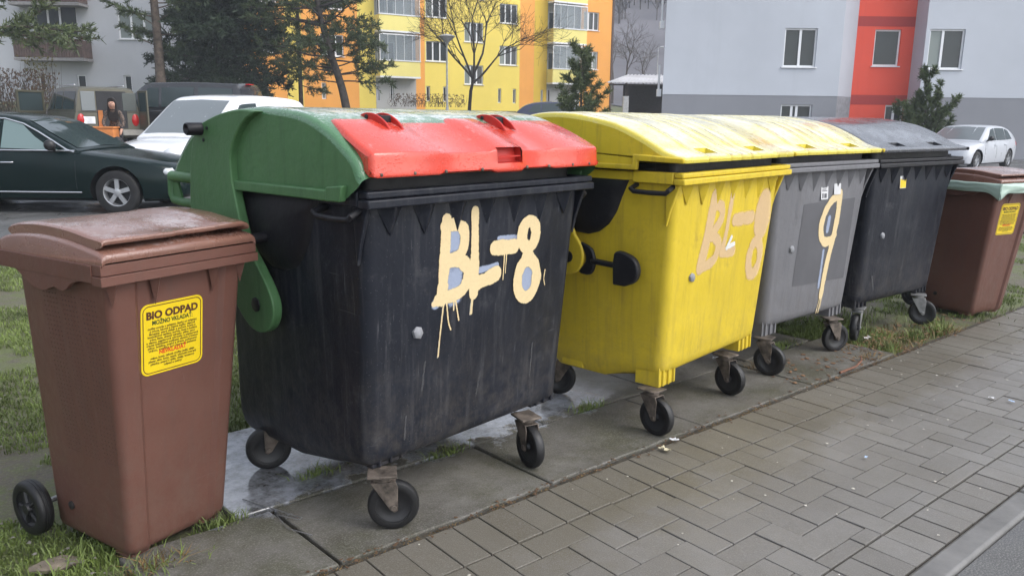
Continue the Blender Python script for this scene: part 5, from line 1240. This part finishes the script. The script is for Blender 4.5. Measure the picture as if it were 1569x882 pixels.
def open_door(parent, hinge, ang, L, z0, z1, zt, mat):
    c, s = math.cos(ang), math.sin(ang)
    def W(a, b, z): return (hinge[0]+a*c-b*s, hinge[1]+a*s+b*c, z)
    mb = MB(); 
    def bx(a0, a1, z0_, z1_, t=.05): mb.add([W(a, b, z) for z in (z0_, z1_) for b in (0, t) for a in (a0, a1)], [(0, 2, 3, 1), (4, 5, 7, 6), (0, 1, 5, 4), (1, 3, 7, 5), (3, 2, 6, 7), (2, 0, 4, 6)])
    bx(0, L, z0, z1); bx(0, .07, z1, zt); bx(L-.07, L, z1, zt); bx(.07, L-.07, zt-.07, zt)
    d = mb.build('open_door', mat, parent, 0, .008); mb = MB(); bx(.06, L-.06, z1, zt-.06, .02); mb.v = mb.v; mb.build('pane', G['carglass'], d, 0)
open_door(r_, (.95, 1.0), R(120), 1.05, .55, 1.27, 1.93, ol); open_door(r_, (-2.46, -.92), R(192), .5, .72, 1.27, 1.92, ol)
# dark van behind it
bkp = paint('black van paint', (.012, .012, .014), .25)
P5 = dict(paint=bkp, r=.36, axles=(1.6, -1.7), zb=.25, smooth=False,
    deck=[(-2.7, 1.15, .95), (-2.6, 1.2, 1.03), (0, 1.22, 1.05), (1.2, 1.2, 1.04), (2.0, 1.08, 1.0), (2.5, .95, .92), (2.65, .7, .85)],
    house=[(-2.68, 1.9), (-2.6, 2.08), (-1, 2.13), (.5, 2.1), (.75, 2.03), (1.75, 1.2)], tumble=.16,
    windows=[(((-2.4, .1), (-1.2, .1)), ((-2.4, .86), (-1.2, .86))), (((-1.05, .1), (.1, .1)), ((-1.05, .86), (.1, .86))), (((.2, .1), (1.25, .1)), ((.2, .86), (.6, .86)))], screens=[(.8, 1.65, G['carglass'], 'windscreen')], seams=[(-1.1, .4, 1.2), (.15, .4, 1.2)], mirror=(1.1, 1.2),
    lamps=[(2.4, .75, .9, .3, .15, .12, G['lens'], 'headlight'), (-2.68, .9, 1.2, .1, .08, .35, G['redlens'], 'tail_light')], boxes=[('brake_light', G['redlens'], (-2.70, -2.5, -.2, .2, 2.06, 2.10))])
lat, _ = px(276, 0, 28.6); pb = site(lat, 28.6); car('parked_van', 'black passenger van behind the olive off-road car', 'van', pb, R(-39.84+180-6), P5)
# cars mostly hidden behind the bins and the estate car
bl_ = paint('dark blue paint', (.02, .025, .06), .2); P6 = dict(P3); P6['paint'] = bl_; P6['handle_mat'] = bl_
lat, _ = px(862, 0, 37); car('parked_car', 'dark blue car showing its roof over the red and yellow lids', 'car', site(lat, 37, .82), R(-39.84), P6)
lb_ = paint('pale blue paint', (.45, .52, .66), .25); P7 = dict(P3); P7['paint'] = lb_; P7['handle_mat'] = lb_
lat, _ = px(-42, 0, 17.2); car('parked_car', 'pale blue car showing its roof behind the dark estate car', 'car', site(lat, 17.2)+Vector((0, 0, .02)), R(-39.84+12), P7)

# ------------------------------------------------------------------ person and orange case at the off-road car
def person(loc, rz):
    """woman stooping forward over a case, long dark hair, dark patterned top, black trousers"""
    root = thing('person', 'person with long dark hair in a patterned top stooping behind the olive off-road car', 'person', loc, rz)
    J = {'pel': (0, 0, .98, .145), 'sp1': (.06, 0, 1.12, .125), 'sp2': (.16, 0, 1.26, .135), 'chest': (.25, 0, 1.38, .14), 'neck': (.36, 0, 1.50, .062), 'head0': (.42, 0, 1.55, .075), 'head1': (.48, 0, 1.62, .105), 'head2': (.51, 0, 1.70, .085)}
    E_ = [('pel', 'sp1'), ('sp1', 'sp2'), ('sp2', 'chest'), ('chest', 'neck'), ('neck', 'head0'), ('head0', 'head1'), ('head1', 'head2')]
    for s, n in ((1, 'l'), (-1, 'r')):
        J.update({n+'sh': (.25, s*.19, 1.38, .066), n+'el': (.33, s*.27, 1.12, .05), n+'wr': (.46, s*.20, .92, .035), n+'ha': (.50, s*.18, .85, .042), n+'fi': (.52, s*.165, .77, .02),
                  n+'hip': (-.01, s*.10, .92, .115), n+'kn': (.05, s*.11, .52, .075), n+'an': (-.03, s*.12, .11, .048), n+'to': (.10, s*.13, .045, .04)})
        E_ += [('chest', n+'sh'), (n+'sh', n+'el'), (n+'el', n+'wr'), (n+'wr', n+'ha'), (n+'ha', n+'fi'), ('pel', n+'hip'), (n+'hip', n+'kn'), (n+'kn', n+'an'), (n+'an', n+'to')]
    ks = list(J); me = bpy.data.meshes.new('body'); me.from_pydata([J[k][:3] for k in ks], [(ks.index(a), ks.index(b)) for a, b in E_], [])
    o = bpy.data.objects.new('body', me); C.objects.link(o); o.modifiers.new('skin', 'SKIN'); sb = o.modifiers.new('sub', 'SUBSURF'); sb.levels = sb.render_levels = 2
    for i, k in enumerate(ks): me.skin_vertices[0].data[i].radius = (J[k][3], J[k][3]); me.skin_vertices[0].data[i].use_root = (k == 'pel')
    dg = bpy.context.evaluated_depsgraph_get(); m2 = bpy.data.meshes.new_from_object(o.evaluated_get(dg)); o.modifiers.clear(); o.data = m2; o.parent = root
    skin = plain('skin', (.48, .27, .19), .5, 0, .06); top = NT('patterned top'); tf = top.fin(top.mix(top.ramp(top.noise(26, 4), .45, .55), (.03, .025, .022), (.16, .11, .085)), .8); tr = plain('black trousers', (.014, .014, .016), .8)
    m2.materials.clear()
    for m in (top.m, skin, tr): m2.materials.append(m)
    for p in m2.polygons:
        c = p.center; p.material_index = 1 if (c.z > 1.5 and c.x > .34) or (c.z < .95 and c.x > .4) else (2 if c.z < 1.0 else 0); p.use_smooth = True
    hr = MB(); hair = plain('dark hair', (.014, .010, .009), .45, 0, .3, 30)
    rings = []
    for (x, z, rx, ry) in ((.47, 1.815, .02, .02), (.455, 1.80, .075, .08), (.43, 1.74, .105, .115), (.41, 1.66, .105, .125), (.39, 1.56, .095, .13), (.36, 1.44, .09, .14), (.34, 1.30, .08, .15), (.33, 1.2, .055, .12), (.33, 1.14, .02, .05)):
        rings.append([(x+rx*math.cos(t)*(1 if math.cos(t) < 0 else .25), ry*math.sin(t), z) for t in (2*math.pi*q/18 for q in range(18))])
    hr.loft(rings); hr.build('hair', hair, root, 80)
    fc = MB(); fc.lathe([(.004, 0), (.016, .01), (.012, .028), (.004, .034)], (.575, 0, 1.64), (1, 0, -.2), 8); 
    for s in (-1, 1): fc.lathe([(.014, 0), (.010, .006)], (.572, s*.036, 1.675), (1, 0, 0), 8)
    fc.lathe([(.026, 0), (.018, .006)], (.568, 0, 1.585), (1, 0, 0), 8); fc.build('face', plain('face shade', (.30, .15, .11), .5), root, 60)
    return root
lat, _ = px(176, 0, 23.6); pp = site(lat, 23.6); person(pp, R(50.16+180+20))
lat, _ = px(162, 0, 23.2); pc = site(lat, 23.2)
root = thing('cabinet', 'orange wooden cabinet standing in front of the stooping person', 'cabinet', pc, FR)
oc = plain('orange case', (.62, .22, .06), .55, 0, .12); mb = MB(); hb = 1.537+(176-197)*23.2*k_-pc.z; hb = max(.55, hb)
mb.box(-.27, .27, -.18, .18, 0, hb); mb.build('cabinet_body', oc, root, 0, .02)
mb = MB(); mb.box(-.29, .29, -.20, .20, hb+.002, hb+.05); mb.box(-.24, .24, -.196, -.182, .08, hb-.06); mb.build('cabinet_door', oc, root, 0, .01)
mb = MB(); mb.box(-.2, -.08, 0, .03, hb+.052, hb+.5); mb.build('upright_board', oc, root)

# ------------------------------------------------------------------ grass, litter, hill, air
def blades(name, n, sampler, h=(.03, .08), mat='grass', w_=.0035, lean_=.5, seedk=0):
    P = []
    while len(P) < n:
        q = sampler()
        if q: P.append(q)
    P = np.array(P); n = len(P); hh = rng.uniform(h[0], h[1], n)*P[:, 2]; az = rng.uniform(0, 6.283, n); ln = rng.normal(0, lean_, (n, 2))
    b = np.stack([P[:, 0], P[:, 1], np.array([terrain(x, y) for x, y, _ in P])-.03], 1)
    sx = np.stack([np.cos(az), np.sin(az), 0*az], 1)*w_
    mid = b+np.stack([ln[:, 0]*hh*.35, ln[:, 1]*hh*.35, hh*.6+.012], 1); tip = b+np.stack([ln[:, 0]*hh, ln[:, 1]*hh, hh+.012], 1)
    V = np.stack([b-sx, b+sx, mid+sx*.8, mid-sx*.8, tip], 1).reshape(-1, 3); F = []
    for i in range(n): k = i*5; F.append((k, k+1, k+2, k+3)); F.append((k+3, k+2, k+4))
    return fast_mesh(name, V, F, G[mat])
def clump(x, y, sc, th): return noise.noise((x*sc, y*sc, 3.3))+.5*noise.noise((x*sc*3, y*sc*3, 9.1)) > th
def lawn():
    if random.random() < .55:      # left lawn behind the first brown bin
        x = random.uniform(-.6, 2.2); y = 2.4+(random.random()**1.7)*8.4
        if (y < 3.8 and x > .58) or (y < 2.45): return None
    else:
        x = 5.3+random.random()**1.5*7.7; y = 2.42+random.random()*4.0
        if x > 12.9: return None
    if not clump(x, y, 1.5, -.06 if x < 4 else .06): return None
    return (x, y, 1.0 if y < 6 else 1.3)
tag(blades('grass', 95000, lawn, (.004, .020), w_=.0030, lean_=1.1), 'short sparse mossy grass on wet ground round the bins', 'grass', kind='stuff')
def tall():
    cs = ((.62, 2.70, .1), (.5, 2.9, .12), (.42, 2.66, .1), (.95, 2.87, .05), (1.42, 3.03, .05), (5.75, 2.95, .15), (6.1, 3.1, .25), (6.0, 3.0, .2), (6.0, 2.45, .10), (6.3, 2.42, .06), (7.2, 2.40, .2), (6.5, 2.6, .1), (5.45, 2.42, .06), (2.0, 2.86, .05), (2.95, 2.87, .06), (5.7, 3.3, .4), (4.9, 2.9, .06), (7.9, 2.7, .3))
    c = random.choice(cs); return (random.gauss(c[0], c[2]), random.gauss(c[1], c[2]*.45), 1)
tag(blades('tall_grass', 2600, tall, (.02, .08), w_=.0025, lean_=.6), 'longer grass tufts at slab edges and bin wheels', 'grass', kind='stuff')
def dry():
    cs = ((4.35, 2.72, .06), (5.25, 2.6, .14), (5.6, 2.45, .12), (5.9, 2.6, .2), (.66, 2.72, .05), (5.1, 2.38, .06), (6.3, 2.4, .1)); c = random.choice(cs); return (random.gauss(c[0], c[2]), random.gauss(c[1], c[2]*.5), 1)
tag(blades('dry_grass', 900, dry, (.02, .06), 'drygrass', .003, 1.1), 'brown dead grass lying on the slabs', 'dead grass', kind='stuff')
def joint_moss():
    x = random.uniform(.3, 7.5)**1.0; return (x, random.gauss(2.315, .008), .4) if clump(x, 1, 2.2, .0) else None
tag(blades('joint_moss', 2600, joint_moss, (.01, .035), 'drygrass', .003, .9), 'moss and dead grass in the joint between slabs and pavers', 'moss', kind='stuff')
# small litter: chips, leaves and paper crumbs
def crumbs(name, n, samp, sz, mat, label, cat, th=.3):
    mb = MB()
    for i in range(n):
        x, y = samp(); r = random.uniform(*sz); k = random.randint(4, 6); a0 = random.random()*6; z = .006 if y < 2.33 else .005; ang = [a0+6.283*q/k for q in range(k)]
        pts = [(x+r*math.cos(t)*random.uniform(.4, 1.3), y+r*math.sin(t)*random.uniform(.4, 1.2), z+random.uniform(0, r*.4)) for t in ang]
        mb.add(pts+[(x, y, z+r*th)], [(q, (q+1) % k, k) for q in range(k)])
    return tag(mb.build(name, mat, None, 0), label, cat, kind='stuff')
crumbs('litter', 130, lambda: (random.uniform(.8, 8), random.uniform(1.05, 2.3)), (.003, .009), plain('pale crumbs', (.55, .52, .46), .8), 'tiny pale chips and paper crumbs scattered on the pavement', 'litter')
crumbs('joint_debris', 420, lambda: (random.uniform(.8, 6.5), random.gauss(2.31, .022)), (.004, .012), plain('dead leaf crumbs', (.09, .05, .025), .8), 'dead leaf crumbs along the joint between slabs and pavers', 'leaf litter')
crumbs('leaf_litter', 260, lambda: (random.uniform(4.2, 6.8), random.gauss(2.52, .12)), (.006, .02), plain('brown leaves', (.16, .085, .04), .8), 'brown leaf litter under the grey and black containers', 'leaf litter')
crumbs('gravel', 500, lambda: (random.uniform(-.6, .53), 2.5+random.random()**2*4), (.004, .012), plain('pale stones', (.15, .14, .12), .9), 'small stones in the mud beside the first bin', 'gravel', .7)
pw = plain('white paper', (.72, .72, .74), .7); pbw = plain('bluish paper', (.45, .58, .78), .7)
def scrap(x, y, r, m, label, name='paper_scrap', cat='litter'):
    V = []; n = 7
    for j in range(n):
        for i in range(n): V.append(((i/(n-1)-.5)*r*2+random.gauss(0, r*.07), (j/(n-1)-.5)*r+random.gauss(0, r*.07), .012+abs(noise.noise((x*9+i*.6, y*9+j*.6, 1)))*r*.9))
    F = [(j*n+i, j*n+i+1, (j+1)*n+i+1, (j+1)*n+i) for j in range(n-1) for i in range(n-1)]
    o = fast_mesh(name, V, F, m, smooth=1); o.location = (x, y, 0); o.rotation_euler = (0, 0, random.random()*3); tag(o, label, cat, 'paper scraps on the ground')
scrap(2.955, 2.29, .022, pw, 'white paper scrap in the joint near the yellow container'); scrap(2.83, 2.24, .03, plain('cream scrap', (.66, .6, .42), .7), 'cream scrap on pavers near the yellow container'); scrap(4.87, 1.55, .018, pw, 'white scrap on the pavers at the right')
scrap(.28, 4.25, .035, pbw, 'bluish paper scrap on the lawn left of the first bin'); scrap(3.5, 1.6, .012, pbw, 'tiny blue scrap in mid pavement'); scrap(4.9, 1.46, .016, pbw, 'blue scrap right of the white scrap on the pavers'); scrap(4.25, 2.98, .03, pw, 'white scrap under the grey container'); scrap(5.55, 2.62, .035, plain('pale stone', (.5, .48, .46), .8), 'pale lump between the grey and black containers')
# flat stone beside the first bin, orange peel next to it
mb = MB(); mb.lathe([(.11, -.02), (.12, .01), (.09, .03), (.03, .04)], (0, 0, 0), (0, 0, 1), 11); mb.v = [(x*.75*(1+.3*noise.noise((x*9, y*9, 1))), y*.36*(1+.3*noise.noise((x*9, y*9, 4))), z*.35+.012*noise.noise((x*14, y*14, z*9))-.004) for x, y, z in mb.v]
o = mb.build('stone', plain('sandstone', (.20, .165, .125), .9, 0, .25, 20, .6), None, 60); o.location = (.40, 2.96, -.008); o.rotation_euler = (0, 0, -.3); tag(o, 'flat sandy stone in the mud by the first brown bin', 'stone')
mb = MB(); mb.tube([(1.08, 3.0, .008), (1.13, 2.87, .012), (1.19, 2.72, .010), (1.20, 2.70, .012), (1.185, 2.69, .012), (1.13, 2.78, .012), (1.12, 2.66, .01), (1.17, 2.55, .012)], .0022, 6); tag(mb.build('bent_wire', G['steel'], None), 'bent pale wire lying on the slab between first bin and green lidded container', 'wire')
mb = MB(); mb.tube([(4.62, 2.33, .012), (4.8, 2.32, .02), (4.95, 2.36, .02), (5.02, 2.40, .03)], [.008, .007, .006, .003], 6); tag(mb.build('fallen_twig', plain('red brown twig', (.16, .07, .04), .8), None), 'reddish twig lying at the slab edge before the grey container', 'twig')
# wooded hill behind everything
def wood():
    V = []; F = []
    n = 2600
    for i in range(n):
        d = random.uniform(150, 330); lat = random.uniform(.02, .42)*d*.9 if random.random() < .75 else random.uniform(-.7, .6)*d
        p = site(lat, d); h = random.uniform(5, 9); k = 9
        for q in range(k):
            a = random.random()*6.283; zz = h*random.uniform(.25, 1); r = (1-zz/h*.8)*2.2+.3; b = len(V)
            c = p+Vector((0, 0, zz*.55)); e = p+Vector((math.cos(a)*r, math.sin(a)*r, zz)); s = Vector((-math.sin(a), math.cos(a), 0))*.10
            V += [c-s*.6, c+s*.6, e+s, e-s]; F.append((b, b+1, b+2, b+3))
        b = len(V); s = rt*.10; V += [p-s, p+s, p+s*.4+Vector((0, 0, h)), p-s*.4+Vector((0, 0, h))]; F.append((b, b+1, b+2, b+3))
    o = fast_mesh('hillside_wood', [tuple(v) for v in V], F, plain('winter wood', (.12, .105, .10), .9, 0, .5, .05)); return tag(o, 'leafless brown wood covering the far hillside', 'wood', kind='stuff')
wood()
mb = MB(); mb.box(-430, 530, -70, 530, -4, 130)
hz = mb.build('haze', [bpy.data.materials.new('thin mist')], None, 0); m = hz.data.materials[0]; m.use_nodes = True; t = m.node_tree
for n in list(t.nodes):
    if n.type != 'OUTPUT_MATERIAL': t.nodes.remove(n)
pvn = t.nodes.new('ShaderNodeVolumePrincipled'); pvn.inputs['Color'].default_value = (.80, .86, .95, 1); pvn.inputs['Density'].default_value = .0010
t.links.new(pvn.outputs[0], [n for n in t.nodes if n.type == 'OUTPUT_MATERIAL'][0].inputs['Volume']); tag(hz, kind='stuff'); hz['label'] = 'thin pale winter mist in the air'; hz['category'] = 'haze'
